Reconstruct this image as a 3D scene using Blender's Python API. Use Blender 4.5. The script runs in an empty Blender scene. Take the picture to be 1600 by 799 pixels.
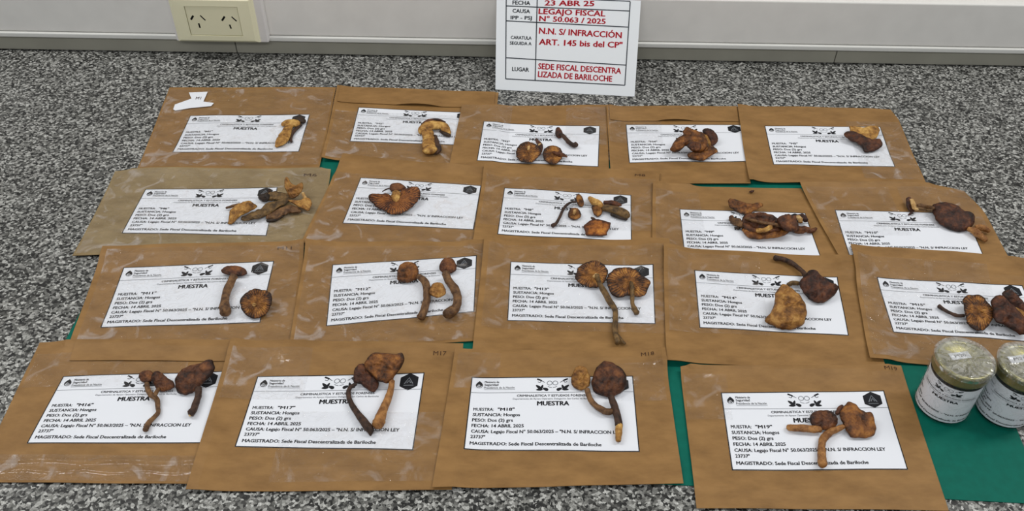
import bpy, bmesh, math, random
import numpy as np
from mathutils import Vector, Matrix, noise

random.seed(7)
rng = np.random.default_rng(7)
scene = bpy.context.scene
COL = scene.collection

# ------------------------------------------------------------------ camera
F_PX, PITCH, ROLL, CAM_H = 1400.0, 0.7327096, 0.0168181, 0.6843879
cp, sp = math.cos(PITCH), math.sin(PITCH)
cr, sr = math.cos(ROLL), math.sin(ROLL)
R0 = np.array([[1, 0, 0], [0, -sp, -cp], [0, cp, -sp]])
RR = np.array([[cr, -sr, 0], [sr, cr, 0], [0, 0, 1]]) @ R0      # rows: right, down, forward
cam_data = bpy.data.cameras.new('camera')
cam_data.sensor_width = 36.0
cam_data.lens = F_PX * 36.0 / 1600.0
cam_data.clip_start = 0.01
cam = bpy.data.objects.new('camera', cam_data)
COL.objects.link(cam)
m = Matrix.Identity(4)
for i in range(3):
    m[i][0] = RR[0][i]; m[i][1] = -RR[1][i]; m[i][2] = -RR[2][i]
m[0][3], m[1][3], m[2][3] = 0, 0, CAM_H
cam.matrix_world = m
scene.camera = cam
CAM = np.array([0, 0, CAM_H])

# ------------------------------------------------------------------ light
scene.view_settings.view_transform = 'Standard'
scene.view_settings.look = 'None'
scene.view_settings.gamma = 1.0
scene.view_settings.use_curve_mapping = False
scene.view_settings.exposure = 0.0
world = bpy.data.worlds.new('room_light'); scene.world = world
world.use_nodes = True
bg = world.node_tree.nodes['Background']
bg.inputs[0].default_value = (0.93, 0.97, 1.0, 1)
bg.inputs[1].default_value = 0.29


def area(name, loc, target, sx, sy, power, color=(1, 1, 1)):
    d = bpy.data.lights.new(name, 'AREA'); d.shape = 'RECTANGLE'
    d.size, d.size_y, d.energy, d.color = sx, sy, power, color
    o = bpy.data.objects.new(name, d); COL.objects.link(o)
    o.location = loc
    o.rotation_euler = (Vector(target) - Vector(loc)).to_track_quat('-Z', 'Y').to_euler()
    return o


area('ceiling_tube_or_fill', (-1.15, 1.0, 1.75), (-0.1, 0.95, 0), 0.22, 1.2, 13, (1, 0.985, 0.95))
area('ceiling_tube_or_fill', (1.25, 0.95, 1.75), (0.1, 0.9, 0), 0.22, 1.2, 14, (1, 0.985, 0.95))
area('ceiling_tube_or_fill', (0.0, -0.75, 1.6), (0.0, 1.1, 0), 1.6, 0.35, 13, (1, 0.99, 0.97))  # unseen fill lamp added on the viewer's side to brighten upright faces

# ------------------------------------------------------------------ pixel <-> place
def ray(x, y):
    return np.array([(x - 800) / F_PX, (y - 400) / F_PX, 1.0]) @ RR


def at(x, y, z=0.0):
    d = ray(x, y)
    return CAM + d * ((z - CAM_H) / d[2])


WALL_Y = 1.2069


def on_wall(x, y, off=0.0):
    d = ray(x, y)
    return CAM + d * ((WALL_Y - off) / d[1])


# height of everything lying on the worktop, used to rest things on each other
HX0, HY0, HRES, HNX, HNY = -1.0, 0.30, 0.002, 1000, 480
HM = np.zeros((HNX, HNY))


def deposit(P, z=None):
    ix = np.clip(((P[:, 0] - HX0) / HRES).astype(int), 0, HNX - 1)
    iy = np.clip(((P[:, 1] - HY0) / HRES).astype(int), 0, HNY - 1)
    np.maximum.at(HM, (ix, iy), P[:, 2])


def surf(x, y):
    ix = np.clip(((np.asarray(x) - HX0) / HRES).astype(int), 0, HNX - 1)
    iy = np.clip(((np.asarray(y) - HY0) / HRES).astype(int), 0, HNY - 1)
    return HM[ix, iy]


def on_surf(x, y, h=0.0):
    z = 0.002
    for _ in range(4):
        p = at(x, y, z + h)
        z = float(surf(p[0], p[1]))
    return at(x, y, z + h)


# ------------------------------------------------------------------ materials
def lin(r, g, b):
    f = lambda c: (c / 255 / 12.92) if c / 255 <= 0.04045 else ((c / 255 + 0.055) / 1.055) ** 2.4
    return (f(r), f(g), f(b), 1)


def nt(name):
    mt = bpy.data.materials.new(name); mt.use_nodes = True
    t = mt.node_tree
    return mt, t, t.nodes['Principled BSDF']


def node(t, kind, **kw):
    n = t.nodes.new(kind)
    for k, v in kw.items():
        if k in n.inputs: n.inputs[k].default_value = v
        else: setattr(n, k, v)
    return n


def ramp(t, stops):
    n = t.nodes.new('ShaderNodeValToRGB'); e = n.color_ramp.elements
    while len(e) < len(stops): e.new(0.5)
    for el, (p, c) in zip(e, stops):
        el.position = p; el.color = c
    return n


def plain(name, col, rough=0.5, metal=0.0, spec=0.5, bump=0.0, bscale=300.0, var=0.0):
    mt, t, b = nt(name)
    b.inputs['Base Color'].default_value = col
    b.inputs['Roughness'].default_value = rough
    b.inputs['Metallic'].default_value = metal
    b.inputs['Specular IOR Level'].default_value = spec
    tc = node(t, 'ShaderNodeTexCoord')
    if bump or var:
        nz = node(t, 'ShaderNodeTexNoise', Scale=bscale, Detail=4.0)
        t.links.new(tc.outputs['Object'], nz.inputs['Vector'])
    if bump:
        bp = node(t, 'ShaderNodeBump', Strength=bump, Distance=0.001)
        t.links.new(nz.outputs['Fac'], bp.inputs['Height'])
        t.links.new(bp.outputs['Normal'], b.inputs['Normal'])
    if var:
        rp = ramp(t, [(0.3, tuple(c * (1 - var) for c in col[:3]) + (1,)), (0.7, tuple(min(1, c * (1 + var)) for c in col[:3]) + (1,))])
        t.links.new(nz.outputs['Fac'], rp.inputs['Fac'])
        t.links.new(rp.outputs['Color'], b.inputs['Base Color'])
    return mt


def granite():
    mt, t, b = nt('speckled_granite')
    tc = node(t, 'ShaderNodeTexCoord')
    nz = node(t, 'ShaderNodeTexNoise', Scale=260.0, Detail=2.0)
    mix = node(t, 'ShaderNodeVectorMath', operation='MULTIPLY_ADD')
    t.links.new(tc.outputs['Object'], nz.inputs['Vector'])
    t.links.new(nz.outputs['Color'], mix.inputs[0])
    mix.inputs[1].default_value = (0.0035, 0.0035, 0.0035)
    t.links.new(tc.outputs['Object'], mix.inputs[2])
    v1 = node(t, 'ShaderNodeTexVoronoi', Scale=400.0)
    t.links.new(mix.outputs[0], v1.inputs['Vector'])
    sep = node(t, 'ShaderNodeSeparateColor')
    t.links.new(v1.outputs['Color'], sep.inputs[0])
    r1 = ramp(t, [(0.0, lin(22, 22, 22)), (0.24, lin(48, 48, 47)), (0.46, lin(96, 96, 93)), (0.68, lin(130, 130, 126)), (0.86, lin(168, 168, 164)), (1.0, lin(200, 200, 196))])
    t.links.new(sep.outputs[0], r1.inputs['Fac'])
    n2 = node(t, 'ShaderNodeTexNoise', Scale=900.0, Detail=3.0)
    t.links.new(tc.outputs['Object'], n2.inputs['Vector'])
    r2 = ramp(t, [(0.35, (0.62, 0.62, 0.62, 1)), (0.62, (1.12, 1.12, 1.12, 1))])
    t.links.new(n2.outputs['Fac'], r2.inputs['Fac'])
    mx = node(t, 'ShaderNodeMix', data_type='RGBA', blend_type='MULTIPLY')
    mx.inputs[0].default_value = 1.0
    t.links.new(r1.outputs['Color'], mx.inputs[6]); t.links.new(r2.outputs['Color'], mx.inputs[7])
    t.links.new(mx.outputs[2], b.inputs['Base Color'])
    b.inputs['Roughness'].default_value = 0.42
    b.inputs['Specular IOR Level'].default_value = 0.3
    return mt


def kraft(name, c1, c2):
    mt, t, b = nt(name)
    tc = node(t, 'ShaderNodeTexCoord')
    mp = node(t, 'ShaderNodeMapping'); mp.inputs['Scale'].default_value = (1, 2.2, 1)
    t.links.new(tc.outputs['Object'], mp.inputs['Vector'])
    n1 = node(t, 'ShaderNodeTexNoise', Scale=24.0, Detail=9.0, Roughness=0.62)
    t.links.new(mp.outputs['Vector'], n1.inputs['Vector'])
    rp = ramp(t, [(0.32, c1), (0.68, c2)])
    t.links.new(n1.outputs['Fac'], rp.inputs['Fac'])
    t.links.new(rp.outputs['Color'], b.inputs['Base Color'])
    n2 = node(t, 'ShaderNodeTexNoise', Scale=55.0, Detail=5.0)
    t.links.new(tc.outputs['Object'], n2.inputs['Vector'])
    bp = node(t, 'ShaderNodeBump', Strength=0.35, Distance=0.0015)
    t.links.new(n2.outputs['Fac'], bp.inputs['Height'])
    t.links.new(bp.outputs['Normal'], b.inputs['Normal'])
    b.inputs['Roughness'].default_value = 0.58
    b.inputs['Specular IOR Level'].default_value = 0.3
    return mt


def film(name, lo, hi, tint=(0.80, 0.72, 0.68, 1), scale=34.0, bump=0.8, thr=(0.55, 0.72), fmax=0.22):
    """thin clear plastic: mostly see-through, glossy, milky where it has lifted off"""
    mt = bpy.data.materials.new(name); mt.use_nodes = True
    t = mt.node_tree; t.nodes.clear()
    out = node(t, 'ShaderNodeOutputMaterial')
    tc = node(t, 'ShaderNodeTexCoord')
    n1 = node(t, 'ShaderNodeTexNoise', Scale=scale, Detail=5.0, Roughness=0.6, Distortion=1.2)
    t.links.new(tc.outputs['Object'], n1.inputs['Vector'])
    rp = ramp(t, [(thr[0], (lo,) * 3 + (1,)), (thr[1], (hi,) * 3 + (1,))])
    t.links.new(n1.outputs['Fac'], rp.inputs['Fac'])
    n2 = node(t, 'ShaderNodeTexNoise', Scale=48.0, Detail=2.5, Distortion=2.5)
    t.links.new(tc.outputs['Object'], n2.inputs['Vector'])
    ab = node(t, 'ShaderNodeMath', operation='SUBTRACT'); ab.inputs[1].default_value = 0.5
    t.links.new(n2.outputs['Fac'], ab.inputs[0])
    r0 = node(t, 'ShaderNodeMath', operation='ABSOLUTE'); t.links.new(ab.outputs[0], r0.inputs[0])
    rd = node(t, 'ShaderNodeMath', operation='MINIMUM'); rd.inputs[1].default_value = 0.035; t.links.new(r0.outputs[0], rd.inputs[0])
    bp = node(t, 'ShaderNodeBump', Strength=0.7, Distance=0.026 * bump)
    t.links.new(rd.outputs[0], bp.inputs['Height'])
    tr = node(t, 'ShaderNodeBsdfTransparent')
    df = node(t, 'ShaderNodeBsdfDiffuse', Color=tint)
    m1 = node(t, 'ShaderNodeMixShader')
    t.links.new(rp.outputs['Color'], m1.inputs[0])
    t.links.new(tr.outputs[0], m1.inputs[1]); t.links.new(df.outputs[0], m1.inputs[2])
    gl = node(t, 'ShaderNodeBsdfGlossy', Roughness=0.09)
    t.links.new(bp.outputs['Normal'], gl.inputs['Normal'])
    f0 = node(t, 'ShaderNodeFresnel', IOR=1.36)
    t.links.new(bp.outputs['Normal'], f0.inputs['Normal'])
    fr = node(t, 'ShaderNodeMath', operation='MINIMUM'); fr.inputs[1].default_value = fmax
    t.links.new(f0.outputs[0], fr.inputs[0])
    m2 = node(t, 'ShaderNodeMixShader')
    t.links.new(fr.outputs[0], m2.inputs[0])
    t.links.new(m1.outputs[0], m2.inputs[1]); t.links.new(gl.outputs[0], m2.inputs[2])
    t.links.new(m2.outputs[0], out.inputs['Surface'])
    return mt


def fungus(name, stops, scale=90.0, gills=0.0, rough=0.58, bump=0.8, spec=0.4, rimdark=0.0, gs=0.06):
    stops = [(0.5 + (p - 0.5) * 0.62, c) for p, c in stops]
    mt, t, b = nt(name)
    tc = node(t, 'ShaderNodeTexCoord')
    n1 = node(t, 'ShaderNodeTexNoise', Scale=scale, Detail=6.0, Roughness=0.65)
    t.links.new(tc.outputs['Object'], n1.inputs['Vector'])
    fac = n1.outputs['Fac']
    if gills:
        uv = node(t, 'ShaderNodeUVMap')
        sx = node(t, 'ShaderNodeSeparateXYZ'); t.links.new(uv.outputs['UV'], sx.inputs[0])
        wob = node(t, 'ShaderNodeMath', operation='MULTIPLY_ADD'); wob.inputs[1].default_value = 0.09
        t.links.new(n1.outputs['Fac'], wob.inputs[0]); t.links.new(sx.outputs['X'], wob.inputs[2])
        mu = node(t, 'ShaderNodeMath', operation='MULTIPLY'); mu.inputs[1].default_value = gills * 2 * math.pi
        t.links.new(wob.outputs[0], mu.inputs[0])
        sn = node(t, 'ShaderNodeMath', operation='SINE'); t.links.new(mu.outputs[0], sn.inputs[0])
        ma = node(t, 'ShaderNodeMath', operation='MULTIPLY_ADD'); ma.inputs[1].default_value = gs
        t.links.new(sn.outputs[0], ma.inputs[0]); t.links.new(n1.outputs['Fac'], ma.inputs[2])
        fac = ma.outputs[0]
    if rimdark:                                       # dried caps are browner along their rim
        uv2 = node(t, 'ShaderNodeUVMap')
        s2 = node(t, 'ShaderNodeSeparateXYZ'); t.links.new(uv2.outputs['UV'], s2.inputs[0])
        pw = node(t, 'ShaderNodeMath', operation='POWER'); pw.inputs[1].default_value = 7.0
        t.links.new(s2.outputs['Y'], pw.inputs[0])
        sb = node(t, 'ShaderNodeMath', operation='MULTIPLY_ADD'); sb.inputs[1].default_value = -rimdark
        t.links.new(pw.outputs[0], sb.inputs[0]); t.links.new(fac, sb.inputs[2])
        fac = sb.outputs[0]
    rp = ramp(t, stops)
    t.links.new(fac, rp.inputs['Fac'])
    t.links.new(rp.outputs['Color'], b.inputs['Base Color'])
    n2 = node(t, 'ShaderNodeTexNoise', Scale=scale * 4, Detail=4.0)
    t.links.new(tc.outputs['Object'], n2.inputs['Vector'])
    ad = node(t, 'ShaderNodeMath', operation='ADD')
    t.links.new(fac, ad.inputs[0]); t.links.new(n2.outputs['Fac'], ad.inputs[1])
    bp = node(t, 'ShaderNodeBump', Strength=bump, Distance=0.0012)
    t.links.new(ad.outputs[0], bp.inputs['Height'])
    t.links.new(bp.outputs['Normal'], b.inputs['Normal'])
    b.inputs['Roughness'].default_value = rough
    b.inputs['Specular IOR Level'].default_value = spec
    return mt


M = {}
M['granite'] = granite()
M['kraft'] = kraft('brown_kraft_paper', lin(128, 94, 52), lin(154, 116, 68))
M['kraft_sheen'] = kraft('kraft_paper_with_sheen', lin(128, 108, 74), lin(154, 134, 98))  # sheen of the plastic over the envelope is put into this paler colour
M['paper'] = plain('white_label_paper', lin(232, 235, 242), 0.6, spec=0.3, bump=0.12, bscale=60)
M['card'] = plain('white_card', lin(226, 230, 234), 0.55, spec=0.3, bump=0.05, bscale=50)
M['ink'] = plain('black_printing_ink', lin(26, 27, 32), 0.6, spec=0.2)
M['grey_ink'] = plain('grey_printing_ink', lin(120, 124, 130), 0.6, spec=0.2)
M['pen'] = plain('dark_pen_ink', lin(70, 45, 28), 0.6, spec=0.2)
M['red_ink'] = plain('red_marker_ink', lin(206, 44, 60), 0.6, spec=0.2)
M['table_ink'] = plain('form_line_ink', lin(44, 50, 58), 0.6, spec=0.2)
M['green'] = plain('green_cardstock', lin(3, 98, 83), 0.6, spec=0.15, bump=0.15, bscale=120, var=0.08)
M['tape'] = film('clear_tape', 0.01, 0.30, tint=(0.86, 0.80, 0.77, 1))
M['tape_soft'] = film('clear_tape_flat', 0.005, 0.17, tint=(0.86, 0.80, 0.76, 1), bump=0.5, thr=(0.53, 0.72))
M['wrap'] = film('crinkled_plastic_wrap', 0.0, 0.10, tint=(0.8, 0.8, 0.74, 1), scale=60.0, bump=1.3, fmax=0.22)
M['cover'] = film('stretched_plastic_cover', 0.03, 0.30, tint=(0.80, 0.80, 0.70, 1), scale=75.0, bump=1.6, thr=(0.45, 0.68), fmax=0.5)
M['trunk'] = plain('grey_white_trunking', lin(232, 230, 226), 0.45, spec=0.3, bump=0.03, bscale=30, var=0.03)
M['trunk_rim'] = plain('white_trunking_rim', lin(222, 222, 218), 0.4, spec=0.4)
M['trunk_base'] = plain('shaded_trunking_base', lin(160, 158, 146), 0.55, spec=0.3, var=0.06, bscale=18)  # greenish grey, darkened in colour for the shade below the rim
M['wall'] = plain('painted_wall', lin(205, 203, 199), 0.7, spec=0.2, bump=0.05, bscale=80)
M['floor'] = plain('grey_floor', lin(140, 138, 134), 0.6, bump=0.05, bscale=20)
M['cream'] = plain('cream_plastic', lin(236, 232, 200), 0.35, spec=0.5)
M['cream_dark'] = plain('cream_module_plastic', lin(230, 226, 194), 0.4, spec=0.5)
M['white_plastic'] = plain('white_plastic', lin(226, 223, 222), 0.35, spec=0.5)
M['black'] = plain('black_void', lin(18, 16, 12), 0.7, spec=0.2)
M['gold'] = plain('gold_lid_metal', lin(140, 135, 88), 0.34, metal=0.8, bump=0.1, bscale=90)
M['content'] = fungus('dark_jar_contents', [(0.3, lin(30, 18, 10)), (0.7, lin(78, 52, 30))])
g, t, b = nt('clear_jar_glass')
b.inputs['Transmission Weight'].default_value = 1.0; b.inputs['Roughness'].default_value = 0.03; b.inputs['IOR'].default_value = 1.45
gtc = node(t, 'ShaderNodeTexCoord'); gnz = node(t, 'ShaderNodeTexNoise', Scale=40.0); gbp = node(t, 'ShaderNodeBump', Strength=0.05, Distance=0.001)
t.links.new(gtc.outputs['Object'], gnz.inputs['Vector']); t.links.new(gnz.outputs['Fac'], gbp.inputs['Height']); t.links.new(gbp.outputs['Normal'], b.inputs['Normal'])
M['glass'] = g
# dried fungus colours
M['dark'] = fungus('dark_brown_cap_skin', [(0.25, lin(28, 14, 9)), (0.5, lin(70, 36, 20)), (0.78, lin(112, 64, 32))], rimdark=0.06)
M['redbrown'] = fungus('red_brown_cap_skin', [(0.25, lin(36, 17, 9)), (0.5, lin(86, 47, 22)), (0.78, lin(134, 82, 40))], rimdark=0.09)
M['ochre'] = fungus('ochre_cap_skin', [(0.25, lin(54, 29, 10)), (0.5, lin(118, 70, 27)), (0.78, lin(172, 114, 50))], rimdark=0.09)
M['tan'] = fungus('tan_cap_skin', [(0.25, lin(92, 56, 22)), (0.5, lin(154, 106, 48)), (0.78, lin(198, 152, 82))], bump=1.0, rimdark=0.07)
M['gill'] = fungus('golden_gills', [(0.25, lin(44, 22, 9)), (0.5, lin(124, 76, 30)), (0.75, lin(184, 128, 58))], gills=34, bump=1.0, rimdark=0.2)
M['gill_red'] = fungus('rusty_gills', [(0.25, lin(52, 25, 10)), (0.5, lin(116, 64, 26)), (0.75, lin(160, 100, 44))], gills=46, bump=1.0, rimdark=0.14, gs=0.11)
M['gill_orange'] = fungus('orange_gills', [(0.25, lin(84, 42, 12)), (0.5, lin(158, 92, 30)), (0.75, lin(208, 140, 56))], gills=0, bump=1.0, rimdark=0.3)
M['flesh'] = fungus('pale_dried_flesh', [(0.25, lin(140, 98, 50)), (0.5, lin(196, 156, 98)), (0.75, lin(230, 198, 144))], bump=0.9)
M['flesh_gold'] = fungus('golden_dried_flesh', [(0.25, lin(88, 54, 20)), (0.5, lin(166, 118, 54)), (0.75, lin(216, 172, 96))], bump=1.0)
M['blackskin'] = fungus('blackish_dried_skin', [(0.25, lin(18, 14, 12)), (0.75, lin(62, 44, 30))])
M['stem_dark'] = fungus('dark_stem', [(0.3, lin(34, 20, 14)), (0.7, lin(78, 52, 36))], scale=130)
M['stem_brown'] = fungus('brown_stem', [(0.3, lin(74, 48, 28)), (0.7, lin(130, 94, 58))], scale=130)
M['stem_tan'] = fungus('tan_stem', [(0.3, lin(116, 72, 34)), (0.7, lin(178, 126, 70))], scale=130)
M['stem_olive'] = fungus('olive_stem', [(0.3, lin(64, 46, 24)), (0.7, lin(128, 98, 56))], scale=130)


# ------------------------------------------------------------------ mesh helpers
def link_mesh(name, verts, faces, mats, parent=None, origin=None, mi=None, smooth=False, uv=None):
    """verts are in world space; the object's own origin is `origin` (the thing's base)"""
    org = np.array(origin if origin is not None else (0, 0, 0), float)
    V = np.asarray(verts, float) - org
    me = bpy.data.meshes.new(name)
    me.from_pydata(V.tolist(), [], [tuple(int(i) for i in f) for f in faces])
    for mm in (mats if isinstance(mats, (list, tuple)) else [mats]): me.materials.append(mm)
    if mi is not None: me.polygons.foreach_set('material_index', np.asarray(mi, dtype=np.int32))
    if smooth: me.polygons.foreach_set('use_smooth', np.ones(len(me.polygons), dtype=bool))
    if uv is not None:
        lay = me.uv_layers.new(name='UVMap')
        li = np.empty(len(me.loops), dtype=np.int32); me.loops.foreach_get('vertex_index', li)
        lay.data.foreach_set('uv', np.asarray(uv, float)[li].ravel())
    me.update()
    o = bpy.data.objects.new(name, me); COL.objects.link(o)
    if parent is not None: o.parent = parent
    else: o.location = org
    return o


def tag(o, label=None, cat=None, group=None, kind=None):
    if label: o['label'] = label
    if cat: o['category'] = cat
    if group: o['group'] = group
    if kind: o['kind'] = kind
    return o


def empty(name, loc, label, cat, group=None):
    o = bpy.data.objects.new(name, None); COL.objects.link(o)
    o.location = tuple(float(c) for c in loc); o.empty_display_size = 0.01
    return tag(o, label, cat, group)


def box_geo(x0, x1, y0, y1, z0, z1):
    v = [(x, y, z) for z in (z0, z1) for y in (y0, y1) for x in (x0, x1)]
    f = [(0, 2, 3, 1), (4, 5, 7, 6), (0, 1, 5, 4), (2, 6, 7, 3), (0, 4, 6, 2), (1, 3, 7, 5)]
    return v, f


def bevelled(name, x0, x1, y0, y1, z0, z1, mat, parent=None, origin=None, bev=0.001, seg=2):
    v, f = box_geo(x0, x1, y0, y1, z0, z1)
    o = link_mesh(name, v, f, mat, parent, origin)
    bm = bmesh.new(); bm.from_mesh(o.data)
    bmesh.ops.recalc_face_normals(bm, faces=bm.faces)
    bmesh.ops.bevel(bm, geom=bm.edges[:], offset=bev, segments=seg, profile=0.5, affect='EDGES')
    bm.to_mesh(o.data); bm.free()
    return o


_tcache = {}


def text_geo(s, bold):
    """filled outline of a line of writing: x 0..1 over its length, y in cap heights"""
    k = (s, bold)
    if k in _tcache: return _tcache[k]
    cu = bpy.data.curves.new('writing', 'FONT'); cu.body = s; cu.size = 1.0; cu.resolution_u = 2
    o = bpy.data.objects.new('writing', cu); COL.objects.link(o)
    bpy.context.view_layer.update()
    dg = bpy.context.evaluated_depsgraph_get()
    ev = o.evaluated_get(dg); me = ev.to_mesh()
    n = len(me.vertices); co = np.empty(n * 3); me.vertices.foreach_get('co', co)
    co = co.reshape(-1, 3)[:, :2].copy()
    me.calc_loop_triangles()
    tr = np.array([tuple(x.vertices) for x in me.loop_triangles], dtype=int).reshape(-1, 3)
    ev.to_mesh_clear()
    bpy.data.objects.remove(o); bpy.data.curves.remove(cu)
    if bold > 0:
        n0 = len(co); reps = [(-bold, 0), (bold, 0), (0, -bold * 0.6), (0, bold * 0.6)]
        tr = np.vstack([tr + n0 * i for i in range(len(reps))])
        co = np.vstack([co + np.array(q) for q in reps])
    w0, w1 = co[:, 0].min(), co[:, 0].max()
    cap = 0.72
    asp = (w1 - w0) / cap
    co[:, 0] = (co[:, 0] - w0) / (w1 - w0); co[:, 1] /= cap
    _tcache[k] = (co, tr, asp)
    return _tcache[k]


class Ink:
    """flat artwork in (u, v) of a sheet, v downwards; turned into one mesh with the sheet"""
    def __init__(s): s.v, s.f, s.m = [], [], []

    def add(s, pts, faces, mat):
        b0 = len(s.v); s.v += [tuple(p) for p in pts]
        for f in faces: s.f.append(tuple(i + b0 for i in f)); s.m.append(mat)

    def text(s, txt, u0, u1, vb, cap, mat=1, bold=0.018):
        co, tr, _ = text_geo(txt, bold)
        s.add(np.c_[u0 + co[:, 0] * (u1 - u0), vb - co[:, 1] * cap], tr, mat)

    def bar(s, u0, v0, u1, v1, mat=1, n=1):
        # axis-aligned strip, cut in n pieces along its longer side
        for i in range(n):
            a, b = i / n, (i + 1) / n
            if abs(u1 - u0) > abs(v1 - v0):
                q = [(u0 + a * (u1 - u0), v0), (u0 + b * (u1 - u0), v0), (u0 + b * (u1 - u0), v1), (u0 + a * (u1 - u0), v1)]
            else:
                q = [(u0, v0 + a * (v1 - v0)), (u1, v0 + a * (v1 - v0)), (u1, v0 + b * (v1 - v0)), (u0, v0 + b * (v1 - v0))]
            s.add(q, [(0, 3, 2, 1)], mat)

    def stroke(s, pts, w, asp, mat=1):
        # polyline of width w (in u), asp = sheet width / height
        P = np.array(pts, float); Q = P * [1, 1 / asp]
        L, Rr = [], []
        for i in range(len(Q)):
            d = Q[min(i + 1, len(Q) - 1)] - Q[max(i - 1, 0)]
            d /= (np.linalg.norm(d) + 1e-9); nrm = np.array([-d[1], d[0]]) * w / 2
            L.append((Q[i] + nrm) * [1, asp]); Rr.append((Q[i] - nrm) * [1, asp])
        k = len(Q)
        s.add(L + Rr, [(i, i + 1, k + i + 1, k + i) for i in range(k - 1)], mat)

    def poly(s, pts, mat=1):
        s.add(pts, [tuple(range(len(pts)))], mat)

    def ring(s, cu, cv, r, w, asp, mat=1, n=18):
        s.stroke([(cu + r * math.cos(a), cv + asp * r * math.sin(a)) for a in np.linspace(0, 2 * math.pi, n)], w, asp, mat)


def leaf(ink, cu, cv, ang, ln, wd, asp, mat=1):
    pts = []
    for k in range(10):
        a = 2 * math.pi * k / 10
        x, y = ln * math.cos(a), wd * math.sin(a) * (1 - 0.35 * math.cos(a))
        pts.append((cu + x * math.cos(ang) - y * math.sin(ang), cv + asp * (x * math.sin(ang) + y * math.cos(ang))))
    ink.poly(pts, mat)


def label_art(code, asp=1.8, border=True):
    k = Ink()
    if border:
        bw = 0.0056
        k.bar(0, 0, 1, bw * asp, 1, 24); k.bar(0, 1 - bw * asp, 1, 1, 1, 24)
        k.bar(0, bw * asp, bw, 1 - bw * asp, 1, 14); k.bar(1 - bw, bw * asp, 1, 1 - bw * asp, 1, 14)
    # drop-shaped emblem and the three header lines
    c = (0.052, 0.118)
    pts = []
    for a in np.linspace(0, 2 * math.pi, 22, endpoint=False):
        r = 0.0215
        x, y = r * math.sin(a), -r * math.cos(a)
        if y < 0: y *= 1.0 + 0.55 * max(0, 1 - abs(x) / r) ** 1.5
        pts.append((c[0] + x, c[1] + asp * y))
    k.poly(pts, 1)
    k.stroke([(c[0] - 0.014, c[1] + 0.012), (c[0] - 0.006, c[1] + 0.03), (c[0] + 0.008, c[1] + 0.03), (c[0] + 0.015, c[1] + 0.01)], 0.004, asp, 0)
    k.ring(c[0] - 0.002, c[1] + 0.006, 0.006, 0.003, asp, 0, 10)
    k.text('Ministerio de', 0.083, 0.172, 0.083, 0.03, 1, 0.024)
    k.text('Seguridad', 0.083, 0.168, 0.123, 0.03, 1, 0.024)
    k.text('Presidencia de la Nación', 0.083, 0.268, 0.166, 0.03, 1, 0.004)
    k.bar(0.083, 0.176, 0.272, 0.181, 2, 5)
    k.bar(0.004, 0.222, 0.996, 0.2275, 2, 20)
    # centre emblem: two rings between two leafy sprigs, a slanted stroke above each
    for sg in (-1, 1):
        cu = 0.5 + sg * 0.0
        k.ring(cu + sg * 0.0175, 0.09, 0.0155, 0.004, asp, 2)
        k.stroke([(0.5 + sg * 0.003, 0.155), (0.5 + sg * 0.02, 0.148), (0.5 + sg * 0.028, 0.135)], 0.004, asp, 2)
        k.stroke([(0.5 + sg * 0.095, 0.03), (0.5 + sg * 0.066, 0.055)], 0.0105, asp, 1)
        k.stroke([(0.5 + sg * 0.072, 0.05), (0.5 + sg * 0.046, 0.082)], 0.0035, asp, 1)
        k.stroke([(0.5 + sg * 0.066, 0.055), (0.5 + sg * 0.078, 0.082), (0.5 + sg * 0.09, 0.07)], 0.0045, asp, 1)
        for (du, v, an, ln, wd) in ((0.042, 0.178, -0.5, 0.019, 0.011), (0.064, 0.144, -1.9, 0.017, 0.0078),
                                    (0.087, 0.143, -0.75, 0.020, 0.0095), (0.080, 0.183, 0.12, 0.021, 0.0095)):
            leaf(k, 0.5 + sg * du, v, an if sg > 0 else math.pi - an, ln, wd, asp, 1)
        k.stroke([(0.5 + sg * 0.028, 0.195), (0.5 + sg * 0.06, 0.178), (0.5 + sg * 0.085, 0.16)], 0.003, asp, 1)
    k.text('CRIMINALISTICA Y ESTUDIOS FORENSES', 0.285, 0.722, 0.284, 0.030, 1, 0.026)
    k.text('Departamento de Apoyo Operativo Delegación San Carlos de Bariloche', 0.262, 0.75, 0.325, 0.022, 2, 0.002)
    k.text('MUESTRA', 0.408, 0.602, 0.408, 0.060, 1, 0.048)
    cap = 0.042
    k.text('MUESTRA:', 0.03, 0.152, 0.478, cap, 1, 0.026); k.text('"%s"' % code, 0.175, 0.175 + 0.028 * (len(code) + 0.6), 0.478, cap, 1, 0.036)
    k.text('SUSTANCIA: Hongos', 0.03, 0.31, 0.552, cap, 1, 0.034)
    k.text('PESO: Dos (2) grs', 0.03, 0.27, 0.625, cap, 1, 0.034)
    k.text('FECHA: 14 ABRIL 2025', 0.03, 0.335, 0.700, cap, 1, 0.034)
    k.text('CAUSA: Legajo Fiscal N° 50.063/2025 – "N.N. S/ INFRACCION LEY', 0.03, 0.905, 0.776, cap, 1, 0.034)
    k.text('23737"', 0.03, 0.115, 0.848, cap, 1, 0.034)
    k.text('MAGISTRADO: Sede Fiscal Descentralizada de Bariloche', 0.03, 0.785, 0.934, cap, 1, 0.034)
    # hexagon seal
    hx, hy, hr = 0.915, 0.12, 0.062
    k.poly([(hx + hr * math.sin(a), hy - asp * 0.97 * hr * math.cos(a)) for a in np.arange(6) * math.pi / 3], 1)
    k.stroke([(hx - 0.026, hy + 0.028), (hx - 0.002, hy - 0.055), (hx + 0.024, hy + 0.028)], 0.006, asp, 3)
    k.stroke([(hx - 0.012, hy + 0.02), (hx, hy - 0.018), (hx + 0.011, hy + 0.02)], 0.006, asp, 3)
    k.stroke([(hx - 0.03, hy + 0.05), (hx + 0.03, hy + 0.05)], 0.004, asp, 3)
    return k


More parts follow.
